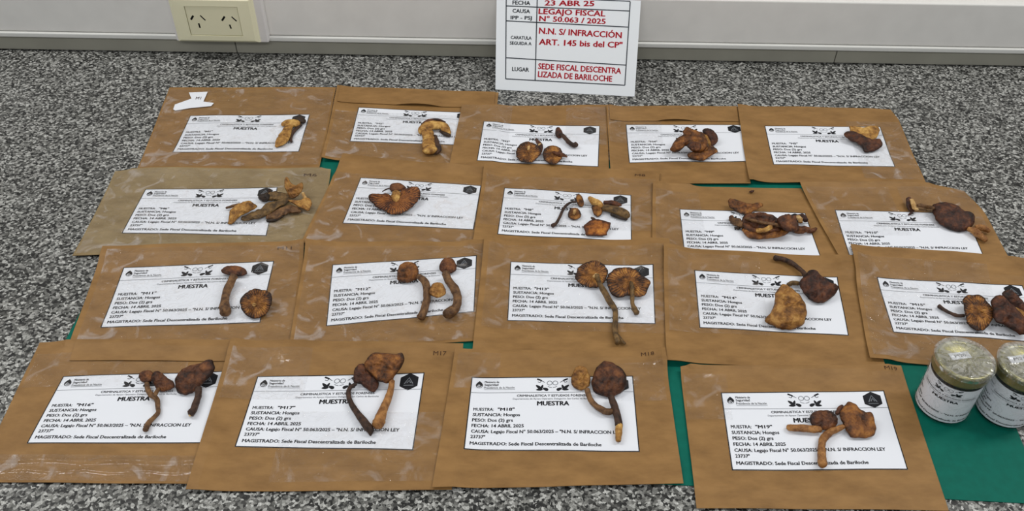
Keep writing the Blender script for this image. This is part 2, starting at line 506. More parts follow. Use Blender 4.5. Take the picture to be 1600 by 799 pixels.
def sheet_with_art(name, ink, place, mats, parent, origin, nu=30, nv=18, dz=0.00018):
    """place(u, v, lift) -> world points; the paper grid and its printing as one mesh"""
    U, V = np.meshgrid(np.linspace(0, 1, nu + 1), np.linspace(0, 1, nv + 1), indexing='ij')
    P = place(U.ravel(), V.ravel(), 0.0)
    idx = np.arange((nu + 1) * (nv + 1)).reshape(nu + 1, nv + 1)
    F = [(idx[i, j], idx[i, j + 1], idx[i + 1, j + 1], idx[i + 1, j]) for i in range(nu) for j in range(nv)]
    mi = [0] * len(F)
    A = np.array(ink.v, float)
    # white details drawn over black ones sit a hair higher
    lift = np.full(len(A), dz)
    for f, mm in zip(ink.f, ink.m):
        if mm in (0, 3):
            for i in f: lift[i] = dz * 1.7
    Q = place(A[:, 0], A[:, 1], lift)
    n0 = len(P)
    F2 = []
    for f in ink.f:
        a, b_, c = Q[f[0]], Q[f[1]], Q[f[2]]
        F2.append(tuple(i + n0 for i in f))
    V3 = np.vstack([P, Q])
    return link_mesh(name, V3, F + F2, mats, parent, origin, mi + list(ink.m))


# ------------------------------------------------------------------ the setting
wt = bevelled('worktop', -1.5, 1.6, 0.05, WALL_Y + 0.044, -0.04, 0.0, M['granite'], origin=(0, 0.7, 0), bev=0.003)
tag(wt, 'black and grey speckled granite worktop under all the envelopes', 'worktop')
v, f = box_geo(-1.9, 2.0, WALL_Y + 0.045, WALL_Y + 0.145, -0.90, 1.5)
wl = link_mesh('wall_back', v, f, M['wall']); tag(wl, kind='structure')
v, f = box_geo(-1.9, 2.0, -1.5, WALL_Y + 0.145, -0.98, -0.90)
fl = link_mesh('floor', v, f, M['floor']); tag(fl, kind='structure')

TX0, TX1 = -1.45, 1.55
tr = empty('cable_trunking', (0, WALL_Y, 0), 'grey white plastic cable trunking running along the back of the worktop', 'cable trunking')
torg = (0, WALL_Y, 0)
seams = [TX0, on_wall(369, 76)[0], on_wall(1305, 92)[0], TX1]
for a, c in zip(seams[:-1], seams[1:]):
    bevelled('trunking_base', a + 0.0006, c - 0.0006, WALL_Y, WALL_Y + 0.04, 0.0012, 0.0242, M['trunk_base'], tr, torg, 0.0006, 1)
bevelled('trunking_rim', TX0, TX1, WALL_Y - 0.0062, WALL_Y + 0.04, 0.0244, 0.0322, M['trunk_rim'], tr, torg, 0.0018, 3)
bevelled('trunking_lid', TX0, TX1, WALL_Y - 0.003, WALL_Y + 0.04, 0.0328, 0.1012, M['trunk'], tr, torg, 0.0025, 3)

# ------------------------------------------------------------------ power outlet on the trunking
def O(x, y): return (230 + x / 7.264, y / 7.264)


OFF = 0.022
ow = WALL_Y - OFF
org = (-0.437, WALL_Y, 0.028)
ot = empty('power_outlet', org, 'cream double power outlet on a white box on the trunking', 'power outlet')
X0, X1, Z0, Z1 = -0.4975, -0.3760, 0.0285, 0.1015
bevelled('mounting_box', X0 - 0.0035, X1 + 0.0115, WALL_Y - 0.0155, WALL_Y - 0.0032, Z0 - 0.001, Z1 + 0.003, M['white_plastic'], ot, org, 0.002, 2)
# faceplate: bevelled frame round the module opening
px0, px1, pz0, pz1 = -0.4750, -0.3988, 0.0412, 0.0873
rings = [(X0, X1, Z0, Z1, ow + 0.007), (X0 + 0.0012, X1 - 0.0012, Z0 + 0.0012, Z1 - 0.0012, ow + 0.0035), (X0 + 0.006, X1 - 0.006, Z0 + 0.005, Z1 - 0.005, ow),
         (px0, px1, pz0, pz1, ow - 0.0003), (px0, px1, pz0, pz1, ow + 0.0045)]
V, Fc = [], []
for (a, c, d, e, y) in rings: V += [(a, y, d), (c, y, d), (c, y, e), (a, y, e)]
for r in range(len(rings) - 1):
    for k in range(4):
        Fc.append((r * 4 + k, r * 4 + (k + 1) % 4, r * 4 + 4 + (k + 1) % 4, r * 4 + 4 + k))
Fc.append((3, 2, 1, 0))
link_mesh('faceplate', V, Fc, M['cream'], ot, org)
bevelled('module_backing', px0 + 0.0001, px1 - 0.0001, ow + 0.0030, ow + 0.0044, pz0 + 0.0001, pz1 - 0.0001, M['black'], ot, org, 0.0002, 1)
mod = bevelled('socket_module', px0 + 0.0007, px1 - 0.0007, ow + 0.0003, ow + 0.0029, pz0 + 0.0007, pz1 - 0.0007, M['cream_dark'], ot, org, 0.0004, 2)
for (a, c, wd) in (((522, 182), (496, 228), 0.0028), ((600, 180), (660, 236), 0.0019), ((583, 268), (600, 322), 0.0023),
                   ((878, 192), (848, 240), 0.0028), ((957, 195), (1014, 246), 0.0019), ((935, 284), (952, 330), 0.0023)):
    A, B = on_wall(*O(*a), OFF), on_wall(*O(*c), OFF)
    d = np.array([B[0] - A[0], B[2] - A[2]]); ln = np.linalg.norm(d); d /= ln; nn = np.array([-d[1], d[0]]) * wd / 2
    pts = [np.array([A[0], A[2]]) + nn, np.array([B[0], B[2]]) + nn, np.array([B[0], B[2]]) - nn, np.array([A[0], A[2]]) - nn]
    V = [(p[0], ow + 0.00022, p[1]) for p in pts] + [(p[0], ow + 0.001, p[1]) for p in pts]
    link_mesh('slot', V, [(0, 1, 2, 3), (7, 6, 5, 4), (0, 4, 5, 1), (1, 5, 6, 2), (2, 6, 7, 3), (3, 7, 4, 0)], M['black'], mod, org)

# ------------------------------------------------------------------ evidence card leaning on the trunking
def S(x, y): return (740 + x / 4.993, y / 4.993)


B0, B1 = at(774, 140.5, 0.0006), at(991.5, 151.5, 0.0006)
T0 = on_wall(776, -9, 0.0085)
sn = np.cross(B1 - B0, T0 - B0); sn /= np.linalg.norm(sn)
if sn[1] > 0: sn = -sn


def on_card(x, y, off=0.0):
    d = ray(x, y); p0 = B0 + sn * off
    return CAM + d * (np.dot(p0 - CAM, sn) / np.dot(d, sn))


T1 = on_card(1001.5, 1.5)
corg = tuple((B0 + B1) / 2)
cs = empty('evidence_card', corg, 'white evidence form card with red handwriting leaning against the trunking', 'card')


def card_place(u, v, lift):
    u, v = np.asarray(u)[:, None], np.asarray(v)[:, None]
    P = T0 * (1 - u) * (1 - v) + T1 * u * (1 - v) + B1 * u * v + B0 * (1 - u) * v
    return P + sn * (np.asarray(lift).reshape(-1, 1) if np.ndim(lift) else lift)


N = 12
U, Vv = np.meshgrid(np.linspace(0, 1, N + 1), np.linspace(0, 1, N + 1), indexing='ij')
Pf = card_place(U.ravel(), Vv.ravel(), 0.0); Pb = card_place(U.ravel(), Vv.ravel(), -0.0005)
idx = np.arange((N + 1) ** 2).reshape(N + 1, N + 1); nb = (N + 1) ** 2
F = [(idx[i, j], idx[i, j + 1], idx[i + 1, j + 1], idx[i + 1, j]) for i in range(N) for j in range(N)]
F += [tuple(reversed([k + nb for k in q])) for q in F]
loop = [idx[i, 0] for i in range(N)] + [idx[N, j] for j in range(N)] + [idx[i, N] for i in range(N, 0, -1)] + [idx[0, j] for j in range(N, 0, -1)]
F += [(loop[i], loop[(i + 1) % len(loop)], loop[(i + 1) % len(loop)] + nb, loop[i] + nb) for i in range(len(loop))]
link_mesh('card_sheet', np.vstack([Pf, Pb]), F, M['card'], cs, corg)


def card_stroke(V, F, a, b, w):
    a, b = np.array(S(*a)), np.array(S(*b))
    d = (b - a) / np.linalg.norm(b - a); n_ = np.array([-d[1], d[0]]) * w / 2
    b0 = len(V)
    V += [on_card(*(a + n_), 0.0003), on_card(*(b + n_), 0.0003), on_card(*(b - n_), 0.0003), on_card(*(a - n_), 0.0003)]
    F.append((b0, b0 + 1, b0 + 2, b0 + 3))


def card_text(V, F, s, a, b, cap, bold, skew=0.0):
    """writing from a to b (zoom pixels on the card), capitals `cap` pixels high"""
    co, tri, _ = text_geo(s, bold)
    a, b = np.array(a, float), np.array(b, float)
    d = b - a; up = np.array([0.02, -1.0]) * cap
    b0 = len(V)
    for x, y in co:
        q = a + d * x + up * y + np.array([skew * cap * y, 0])
        V.append(on_card(*S(*q), 0.0003))
    F += [tuple(int(i) + b0 for i in t_) for t_ in tri]


V, F = [], []
tl, bl, trr, brr = (255, -30), (250, 618), (1222, 16), (1180, 668)
for a, c in ((tl, bl), (bl, brr), (trr, brr), ((256, -30), (1222, 12)), ((255, 48), (1217, 88)), ((253, 165), (1205, 214)), ((252, 453), (1192, 511)), ((497, -20), (480, 630))):
    card_stroke(V, F, a, c, 1.5)
for s, a, b_, cap in (('FECHA', (303, 36), (442, 42), 32), ('CAUSA', (303, 100), (440, 105), 30), ('IPP - PSJ', (288, 152), (455, 156), 28),
                      ('CARATULA', (290, 306), (452, 312), 26), ('SEGUIDA A', (282, 350), (452, 356), 26), ('LUGAR', (300, 556), (432, 562), 32)):
    card_text(V, F, s, a, b_, cap, 0.028)
link_mesh('printed_form', V, F, M['table_ink'], cs, corg)
for s, a, b_, cap in (('23 ABR 25', (552, 44), (942, 50), 42), ('LEGAJO FISCAL', (505, 110), (1028, 130), 44), ('N° 50.063 / 2025', (510, 166), (1030, 190), 42),
                      ('N.N. S/ INFRACCIÓN', (508, 264), (1155, 300), 48), ('ART. 145 bis del CP"', (508, 350), (1160, 376), 46),
                      ('SEDE FISCAL DESCENTRA', (502, 540), (1150, 578), 46), ('LIZADA DE BARILOCHE', (500, 602), (1080, 640), 46)):
    V, F = [], []
    card_text(V, F, s, a, b_, cap, 0.034, 0.05)
    link_mesh('handwritten_line', V, F, M['red_ink'], cs, corg)

# ------------------------------------------------------------------ green sheet
def plain_sheet(name, Q, t, mat, nu=60, nv=40, wave=0.0003):
    U, V_ = np.meshgrid(np.linspace(0, 1, nu + 1), np.linspace(0, 1, nv + 1), indexing='ij')
    u, v_ = U.ravel()[:, None], V_.ravel()[:, None]
    P = Q[0] * (1 - u) * (1 - v_) + Q[1] * u * (1 - v_) + Q[2] * u * v_ + Q[3] * (1 - u) * v_
    P = P.copy()
    P[:, 2] = [wave * (0.5 + 0.5 * noise.noise(Vector((p[0] * 9, p[1] * 9, 0)))) for p in P]
    idx = np.arange(len(P)).reshape(nu + 1, nv + 1); nb = len(P)
    F = [(idx[i, j], idx[i, j + 1], idx[i + 1, j + 1], idx[i + 1, j]) for i in range(nu) for j in range(nv)]
    top = P + [0, 0, t]
    F += [tuple(reversed([k + nb for k in q])) for q in F]
    loop = [idx[i, 0] for i in range(nu)] + [idx[nu, j] for j in range(nv)] + [idx[i, nv] for i in range(nu, 0, -1)] + [idx[0, j] for j in range(nv, 0, -1)]
    F += [(loop[i], loop[(i + 1) % len(loop)], loop[(i + 1) % len(loop)] + nb, loop[i] + nb) for i in range(len(loop))]
    org = P.mean(0); org[2] = 0
    o = link_mesh(name, np.vstack([top, P + [0, 0, 0.00005]]), F, mat, None, org)
    return o, top


Q = np.array([at(258, 240), at(1420, 262), at(1636, 790), at(12, 704)])
gs, top = plain_sheet('green_cardstock_sheet', Q, 0.0008, M['green'])
tag(gs, 'large dark green cardstock sheet lying under the rows of envelopes', 'sheet')
u = rng.random((400000, 2))
P = (Q[0] * ((1 - u[:, 0]) * (1 - u[:, 1]))[:, None] + Q[1] * (u[:, 0] * (1 - u[:, 1]))[:, None] + Q[2] * (u[:, 0] * u[:, 1])[:, None] + Q[3] * ((1 - u[:, 0]) * u[:, 1])[:, None])
P[:, 2] = 0.0013
deposit(P)

# ------------------------------------------------------------------ envelopes
NU, NV = 48, 36


class Env:
    pass


def quadmap(Q, u, v):
    u, v = np.asarray(u)[..., None], np.asarray(v)[..., None]
    return Q[0] * (1 - u) * (1 - v) + Q[1] * u * (1 - v) + Q[2] * u * v + Q[3] * (1 - u) * v


def inv_quad(Q, xy):
    xy = np.atleast_2d(xy); uv = np.full((len(xy), 2), 0.5)
    for _ in range(8):
        p = quadmap(Q, uv[:, 0], uv[:, 1])[:, :2]
        r = xy - p
        u, v = uv[:, 0:1], uv[:, 1:2]
        du = ((Q[1] - Q[0]) * (1 - v) + (Q[2] - Q[3]) * v)[:, :2]
        dv = ((Q[3] - Q[0]) * (1 - u) + (Q[2] - Q[1]) * u)[:, :2]
        det = du[:, 0] * dv[:, 1] - du[:, 1] * dv[:, 0]
        uv[:, 0] += (r[:, 0] * dv[:, 1] - r[:, 1] * dv[:, 0]) / det
        uv[:, 1] += (du[:, 0] * r[:, 1] - du[:, 1] * r[:, 0]) / det
    return uv


def grid_z(Z, u, v):
    gu = np.clip(np.asarray(u) * NU, 0, NU - 1e-6); gv = np.clip(np.asarray(v) * NV, 0, NV - 1e-6)
    i, j = gu.astype(int), gv.astype(int); a, b = gu - i, gv - j
    return Z[i, j] * (1 - a) * (1 - b) + Z[i + 1, j] * a * (1 - b) + Z[i + 1, j + 1] * a * b + Z[i, j + 1] * (1 - a) * b


# pixel corners TL, TR, BR, BL of the envelopes and of the labels stuck on them
EC = {1: [(265, 137), (525, 137), (499, 262), (213, 267)], 2: [(527, 133), (779, 145), (765, 262), (502, 246)],
      3: [(722, 163), (948, 164.5), (952, 275), (702, 258)], 4: [(947.5, 164), (1155, 167), (1173, 287), (955, 287)],
      5: [(1152.5, 163), (1397, 170), (1448, 289), (1171, 280.5)], 6: [(180, 268), (517, 265), (495, 386), (113, 400)],
      7: [(536, 240), (759, 262), (743, 388), (470, 380)], 8: [(757, 254.5), (1031, 268), (1020, 396), (738, 383)],
      9: [(1020.5, 283), (1252, 295), (1322, 412), (1019, 398)], 10: [(1250, 285.5), (1516, 291), (1592, 432), (1322, 424)],
      11: [(160, 385), (475, 374), (462, 545), (108, 537)], 12: [(478, 373), (766, 375), (746, 533), (450, 551)],
      13: [(757, 368.5), (1046, 373), (1056, 563), (738, 551)], 14: [(1037, 380), (1336, 399.5), (1386, 579), (1042, 563)],
      15: [(1329, 382.5), (1625, 406), (1682, 585), (1359.5, 559.5)], 16: [(62, 536), (365, 532), (305, 757), (-43, 754)],
      17: [(361, 529), (724, 541), (706, 766), (290, 765)], 18: [(711, 546), (1039.5, 543.5), (1068, 756), (675, 762)],
      19: [(1062.5, 577.5), (1410, 567.5), (1482.5, 799), (1088.5, 795)]}
LC = {1: [(297.3, 181.6), (484.3, 179.4), (467, 238), (269.4, 238.9)], 2: [(560.2, 168.5), (740, 177), (735, 229), (546.3, 221.8)],
      3: [(755.7, 190.3), (937.4, 197.7), (935, 261.5), (745, 252)], 4: [(977.7, 195.6), (1161, 196), (1177, 253), (983, 255.6)],
      5: [(1194.5, 197.5), (1375.3, 199), (1398.7, 261.7), (1208.5, 258.1)], 6: [(227.3, 296.8), (434, 293.5), (416.3, 369.6), (190.2, 365.5)],
      7: [(563.3, 278.5), (752, 291.1), (740, 360), (535, 349.9)], 8: [(788, 294.4), (986.4, 306), (987, 378), (777, 367)],
      9: [(1061.6, 327.6), (1258, 334), (1285, 409), (1070, 405)], 10: [(1304.3, 329), (1509, 335), (1540, 408), (1328.5, 405)],
      11: [(193.1, 419.1), (428.4, 408.8), (406.6, 505.2), (157, 513.2)], 12: [(519.4, 414.6), (745, 400), (741, 488.2), (509.6, 510.7)],
      13: [(797.6, 409.6), (1020.9, 413.8), (1024.2, 507.2), (792.6, 502.2)], 14: [(1084.9, 423.1), (1308.5, 433.6), (1326.1, 525.5), (1093, 513.2)],
      15: [(1370, 433.8), (1597.2, 447.1), (1643, 538), (1395.6, 520.1)], 16: [(99.1, 589.1), (350.8, 581), (314.7, 693.6), (42, 694.2)],
      17: [(402.3, 589.4), (663.4, 583.3), (645.5, 704.9), (366.8, 699.2)], 18: [(737.1, 590.3), (988.8, 588.4), (999.5, 707.2), (724.5, 703)],
      19: [(1126.2, 614.6), (1381, 611.3), (1418.6, 735.1), (1143.7, 736.1)]}
WHERE = {1: 'leftmost of the back row', 2: 'second from left in the back row', 3: 'below the leaning white card', 4: 'second from right in the back row',
         5: 'rightmost of the back row', 6: 'leftmost of second row from wall', 7: 'second from left in second row', 8: 'middle one of second row from wall',
         9: 'second from right in second row', 10: 'rightmost of second row from wall', 11: 'leftmost of third row from wall', 12: 'second from left in third row',
         13: 'middle one of third row from wall', 14: 'second from right in third row', 15: 'behind the two jars', 16: 'leftmost of the front row',
         17: 'second from left in front row', 18: 'third from left in front row', 19: 'rightmost of front row, beside jars'}
# lift of the bottom edge, of the top edge (mm), tape (u0,v0,u1,v1, soft?), pen mark near the top right
EX = {1: (3.0, 0.3, [(0.01, 0.03, 0.99, 0.97, 0)]), 2: (1.5, 0.6, [(0.02, 0.35, 0.99, 0.98, 0)]), 3: (0.3, 0.5, [(0.0, 0.02, 0.35, 0.6, 1), (0.72, 0.04, 0.99, 0.6, 1)]),
      4: (2.5, 0.4, [(0.01, 0.02, 0.4, 0.5, 1)]), 5: (3.5, 0.4, [(0.66, 0.2, 0.99, 0.95, 0)]), 6: (1.8, 0.3, [(0.01, 0.02, 0.99, 0.98, 0)]),
      7: (0.4, 0.4, [(0.02, 0.2, 0.98, 0.98, 0)]), 8: (0.4, 0.5, [(0.02, 0.12, 0.98, 0.75, 1)]), 9: (0.5, 0.8, [(0.02, 0.1, 0.3, 0.9, 1)]),
      10: (0.4, 0.5, [(0.02, 0.05, 0.5, 0.6, 1), (0.55, 0.05, 0.97, 0.5, 0)]), 11: (0.4, 0.4, [(0.03, 0.04, 0.98, 0.97, 0)]), 12: (1.6, 0.4, [(0.02, 0.05, 0.97, 0.98, 0)]),
      13: (0.4, 0.4, [(0.03, 0.06, 0.97, 0.8, 1)]), 14: (2.2, 0.4, [(0.02, 0.05, 0.5, 0.75, 1)]), 15: (2.2, 0.5, [(0.02, 0.1, 0.7, 0.97, 1)]),
      16: (0.8, 0.4, [(0.02, 0.10, 0.8, 0.36, 1), (0.0, 0.83, 0.99, 0.99, 0)]), 17: (0.6, 0.4, [(0.02, 0.06, 0.36, 0.42, 0), (0.3, 0.5, 0.97, 0.95, 1)]),
      18: (0.6, 0.4, [(0.02, 0.03, 0.22, 0.3, 1), (0.7, 0.1, 0.98, 0.4, 1)]), 19: (1.0, 0.4, [(0.01, 0.06, 0.2, 0.4, 1)])}
PEN = {6: (0.88, 0.94, 0.09), 8: (0.86, 0.92, 0.08), 11: (0.87, 0.94, 0.085), 17: (0.875, 0.93, 0.085), 18: (0.885, 0.945, 0.05), 19: (0.915, 0.975, 0.045)}
ENV = {}


def make_envelope(n):
    e = Env(); ENV[n] = e
    lift_b, lift_t, tapes = EX[n]
    zc = [0.0015] * 4
    U, V_ = np.meshgrid(np.linspace(0, 1, NU + 1), np.linspace(0, 1, NV + 1), indexing='ij')
    for it in range(3):
        Q = np.array([at(*EC[n][k], zc[k]) for k in range(4)]); Q[:, 2] = 0
        P = quadmap(Q, U, V_)
        if n == 10:                                   # blunted far right corner
            w = (np.clip((U - 0.8) / 0.2, 0, 1) * np.clip((0.35 - V_) / 0.35, 0, 1))[..., None] ** 1.4
            P = P + w * np.array([-0.012, -0.011, 0])
        if n == 5:
            w = (np.clip((U - 0.85) / 0.15, 0, 1) * np.clip((0.15 - V_) / 0.15, 0, 1))[..., None]
            P = P + w * np.array([-0.006, -0.003, 0])
        X, Y = P[..., 0], P[..., 1]
        b = np.zeros_like(X)
        for dx in (-0.004, 0, 0.004):
            for dy in (-0.004, 0, 0.004):
                b = np.maximum(b, surf(X + dx, Y + dy))
        z = b.copy()
        for _ in range(14):
            zp = np.pad(z, 1, mode='edge')
            z = np.maximum(b, 0.25 * (zp[2:, 1:-1] + zp[:-2, 1:-1] + zp[1:-1, 2:] + zp[1:-1, :-2]))
        for _ in range(2):
            zp = np.pad(z, 1, mode='edge')
            z = np.maximum(b, 0.25 * (zp[2:, 1:-1] + zp[:-2, 1:-1] + zp[1:-1, 2:] + zp[1:-1, :-2]))
        wv = np.array([[max(0, 0.45 + noise.noise(Vector((X[i, j] * 14, Y[i, j] * 14, n * 3.1)))) for j in range(NV + 1)] for i in range(NU + 1)])
        wob = np.array([0.6 + 0.4 * math.sin(i / NU * 5.0 + n) for i in range(NU + 1)])[:, None]
        z = z + 0.0016 * wv + 0.001 * lift_b * wob * np.clip((V_ - 0.72) / 0.28, 0, 1) ** 2 + 0.001 * lift_t * np.clip((0.2 - V_) / 0.2, 0, 1) ** 2
        Zt = z + 0.0008
        zc = [Zt[0, 0], Zt[-1, 0], Zt[-1, -1], Zt[0, -1]]
    e.Q, e.Z = Q, Zt
    org = P[:, :, :].reshape(-1, 3).mean(0); org[2] = float(Zt.mean()) - 0.001
    kd = 'pale buff' if n == 6 else 'brown kraft'
    root = empty('sample_envelope', org, '%s sample envelope with label M%d, %s' % (kd, n, WHERE[n]), 'envelope', 'sample envelopes with printed labels')
    e.root, e.org = root, org
    top = P.copy(); top[..., 2] = Zt
    bot = P.copy(); bot[..., 2] = z + 0.00015
    V3 = np.vstack([top.reshape(-1, 3), bot.reshape(-1, 3)])
    idx = np.arange((NU + 1) * (NV + 1)).reshape(NU + 1, NV + 1); nb = idx.size
    F = [(idx[i, j], idx[i, j + 1], idx[i + 1, j + 1], idx[i + 1, j]) for i in range(NU) for j in range(NV)]
    F += [tuple(reversed([k + nb for k in q])) for q in F]
    loop = [idx[i, 0] for i in range(NU)] + [idx[NU, j] for j in range(NV)] + [idx[i, NV] for i in range(NU, 0, -1)] + [idx[0, j] for j in range(NV, 0, -1)]
    F += [(loop[i], loop[(i + 1) % len(loop)], loop[(i + 1) % len(loop)] + nb, loop[i] + nb) for i in range(len(loop))]
    link_mesh('paper_sleeve', V3, F, M['kraft_sheen' if n == 6 else 'kraft'], root, org)

    def put(u, v, lift):                              # envelope (u,v) -> world
        p = quadmap(Q, u, v); p[:, 2] = grid_z(Zt, u, v) + lift
        return p

    # label: corners looked up on the draped paper
    LQ = []
    for (x, y) in LC[n]:
        zz = float(Zt.mean())
        for _ in range(4):
            p = at(x, y, zz); uv = inv_quad(Q, p[None, :2])[0]
            zz = float(grid_z(Zt, uv[0], uv[1]))
        LQ.append(p)
    LQ = np.array(LQ)

    def lput(u, v, lift):
        p = quadmap(LQ, u, v)
        uv = inv_quad(Q, p[:, :2])
        p[:, 2] = grid_z(Zt, uv[:, 0], uv[:, 1]) + 0.00028 + lift
        return p
    lw = np.linalg.norm(LQ[1] - LQ[0]); lh = np.linalg.norm(LQ[3] - LQ[0])
    sheet_with_art('label', label_art('M%d' % n, lw / lh), lput, [M['paper'], M['ink'], M['grey_ink'], M['grey_ink']], root, org)
    for (u0, v0, u1, v1, soft) in tapes:
        nu, nv = 44, 34
        a, c = np.meshgrid(np.linspace(u0, u1, nu + 1), np.linspace(v0, v1, nv + 1), indexing='ij')
        p = put(a.ravel(), c.ravel(), 0.0)
        if n == 16 and v0 > 0.5:                      # the strip along the bottom has puckered into two low folds
            p[:, 2] += 0.0011 * np.exp(-((c.ravel() - 0.868 - 0.006 * np.sin(a.ravel() * 17)) / 0.010) ** 2) + 0.0006 * np.exp(-((c.ravel() - 0.93 - 0.008 * np.sin(a.ravel() * 23)) / 0.012) ** 2)
        p[:, 2] += [0.00075 + 0.0004 * max(0.0, noise.noise(Vector((q[0] * 60, q[1] * 60, n * 1.7)))) + 0.0003 * max(0, noise.noise(Vector((q[0] * 160, q[1] * 160, n)))) for q in p]
        ii = np.arange(len(p)).reshape(nu + 1, nv + 1)
        link_mesh('clear_tape', p, [(ii[i, j], ii[i, j + 1], ii[i + 1, j + 1], ii[i + 1, j]) for i in range(nu) for j in range(nv)],
                  M['tape_soft' if soft else 'tape'], root, org, smooth=True)
    if n in PEN:
        u0, u1, v = PEN[n]
        co, tri, _ = text_geo('M%d' % n, 0.0)
        link_mesh('pen_mark', put(u0 + co[:, 0] * (u1 - u0), v - co[:, 1] * 0.03, 0.0003), tri, M['pen'], root, org)
    if n in (2, 4, 16):                               # closing flap folded over, gaping a little in two of them
        u0, u1, c0, c1, gap = {2: (0.02, 0.98, 0.38, 0.66, 0.0035), 4: (0.02, 0.98, 0.37, 0.64, 0.003), 16: (0.2, 0.99, 0.3, 0.9, 0.0004)}[n]
        nu, nv = 60, 6
        vv = {2: 0.235, 4: 0.21, 16: 0.16}[n]
        a, c = np.meshgrid(np.linspace(u0, u1, nu + 1), np.linspace(0.004, vv, nv + 1), indexing='ij')
        p = put(a.ravel(), c.ravel(), 0.0)
        up = np.clip(1 - ((a - (c0 + c1) / 2) / ((c1 - c0) / 2)) ** 2, 0, 1) * ((c - 0.004) / (vv - 0.004)) ** 1.5
        zt = p[:, 2] + 0.0012 + gap * up.ravel()
        pt = p.copy(); pt[:, 2] = zt
        pb = p.copy(); pb[:, 2] = zt - 0.0004
        ii = np.arange(len(p)).reshape(nu + 1, nv + 1); nb2 = len(p)
        F = [(ii[i, j], ii[i, j + 1], ii[i + 1, j + 1], ii[i + 1, j]) for i in range(nu) for j in range(nv)]
        F += [tuple(reversed([k + nb2 for k in q])) for q in F]
        lp = [ii[i, 0] for i in range(nu)] + [ii[nu, j] for j in range(nv)] + [ii[i, nv] for i in range(nu, 0, -1)] + [ii[0, j] for j in range(nv, 0, -1)]
        F += [(lp[i], lp[(i + 1) % len(lp)], lp[(i + 1) % len(lp)] + nb2, lp[i] + nb2) for i in range(len(lp))]
        link_mesh('closing_flap', np.vstack([pt, pb]), F, M['kraft'], root, org)
    if n == 1:                                        # glare of the tape at the top left corner, built as a white patch
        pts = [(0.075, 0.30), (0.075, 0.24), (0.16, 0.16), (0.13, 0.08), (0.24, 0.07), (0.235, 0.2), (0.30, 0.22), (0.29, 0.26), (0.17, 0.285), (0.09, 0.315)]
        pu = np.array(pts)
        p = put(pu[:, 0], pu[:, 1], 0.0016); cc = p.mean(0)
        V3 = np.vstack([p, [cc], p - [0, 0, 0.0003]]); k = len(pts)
        link_mesh('tape_glare_patch', V3, [(i, k, (i + 1) % k) for i in range(k)] + [(i, (i + 1) % k, k + 1 + (i + 1) % k, k + 1 + i) for i in range(k)], M['paper'], root, org)
        co, tri, _ = text_geo('M1', 0.0)
        link_mesh('pen_mark', put(0.185 + co[:, 0] * 0.03, 0.175 - co[:, 1] * 0.035, 0.0021), tri, M['pen'], root, org)
    # what lies on it next rests this high
    uu, vv = np.meshgrid(np.linspace(0, 1, 260), np.linspace(0, 1, 200), indexing='ij')
    p = quadmap(Q, uu.ravel(), vv.ravel()); p[:, 2] = grid_z(Zt, uu.ravel(), vv.ravel()) + 0.0013
    deposit(p)


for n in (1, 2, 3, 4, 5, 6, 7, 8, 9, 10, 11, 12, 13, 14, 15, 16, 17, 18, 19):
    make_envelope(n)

# ------------------------------------------------------------------ dried mushrooms
ZONE = {1: (200, 110, 4.439), 2: (490, 120, 5.155), 3: (795, 190, 10.65), 4: (1030, 190, 11.41), 5: (1310, 185, 13.31), 6: (345, 270, 8.88), 7: (560, 280, 13.32),
        8: (850, 295, 9.987), 9: (1120, 300, 9.4), 10: (1400, 300, 8.875), 11: (100, 360, 3.995), 12: (450, 360, 3.994), 13: (890, 400, 5.511),
        14: (1190, 390, 5.915), 15: (1450, 440, 8.88), 16: (210, 555, 6.143), 17: (530, 545, 5.708), 18: (660, 520, 3.072), 19: (1220, 620, 6.95), 90: (1000, 270, 5.0)}


def catmull(P, n, closed):
    P = np.asarray(P, float); k = len(P); out = []
    segs = k if closed else k - 1
    for s in range(segs):
        if closed: p0, p1, p2, p3 = P[(s - 1) % k], P[s], P[(s + 1) % k], P[(s + 2) % k]
        else: p0, p1, p2, p3 = P[max(s - 1, 0)], P[s], P[s + 1], P[min(s + 2, k - 1)]
        for t in np.linspace(0, 1, n, endpoint=False):
            out.append(0.5 * ((2 * p1) + (-p0 + p2) * t + (2 * p0 - 5 * p1 + 4 * p2 - p3) * t * t + (-p0 + 3 * p1 - 3 * p2 + p3) * t ** 3))
    if not closed: out.append(P[-1])
    return np.array(out)


def resample(P, n, closed):
    Q = np.vstack([P, P[:1]]) if closed else P
    d = np.r_[0, np.cumsum(np.linalg.norm(np.diff(Q, axis=0), axis=1))]
    s = np.linspace(0, d[-1], n, endpoint=not closed)
    return np.stack([np.interp(s, d, Q[:, k]) for k in range(Q.shape[1])], 1)


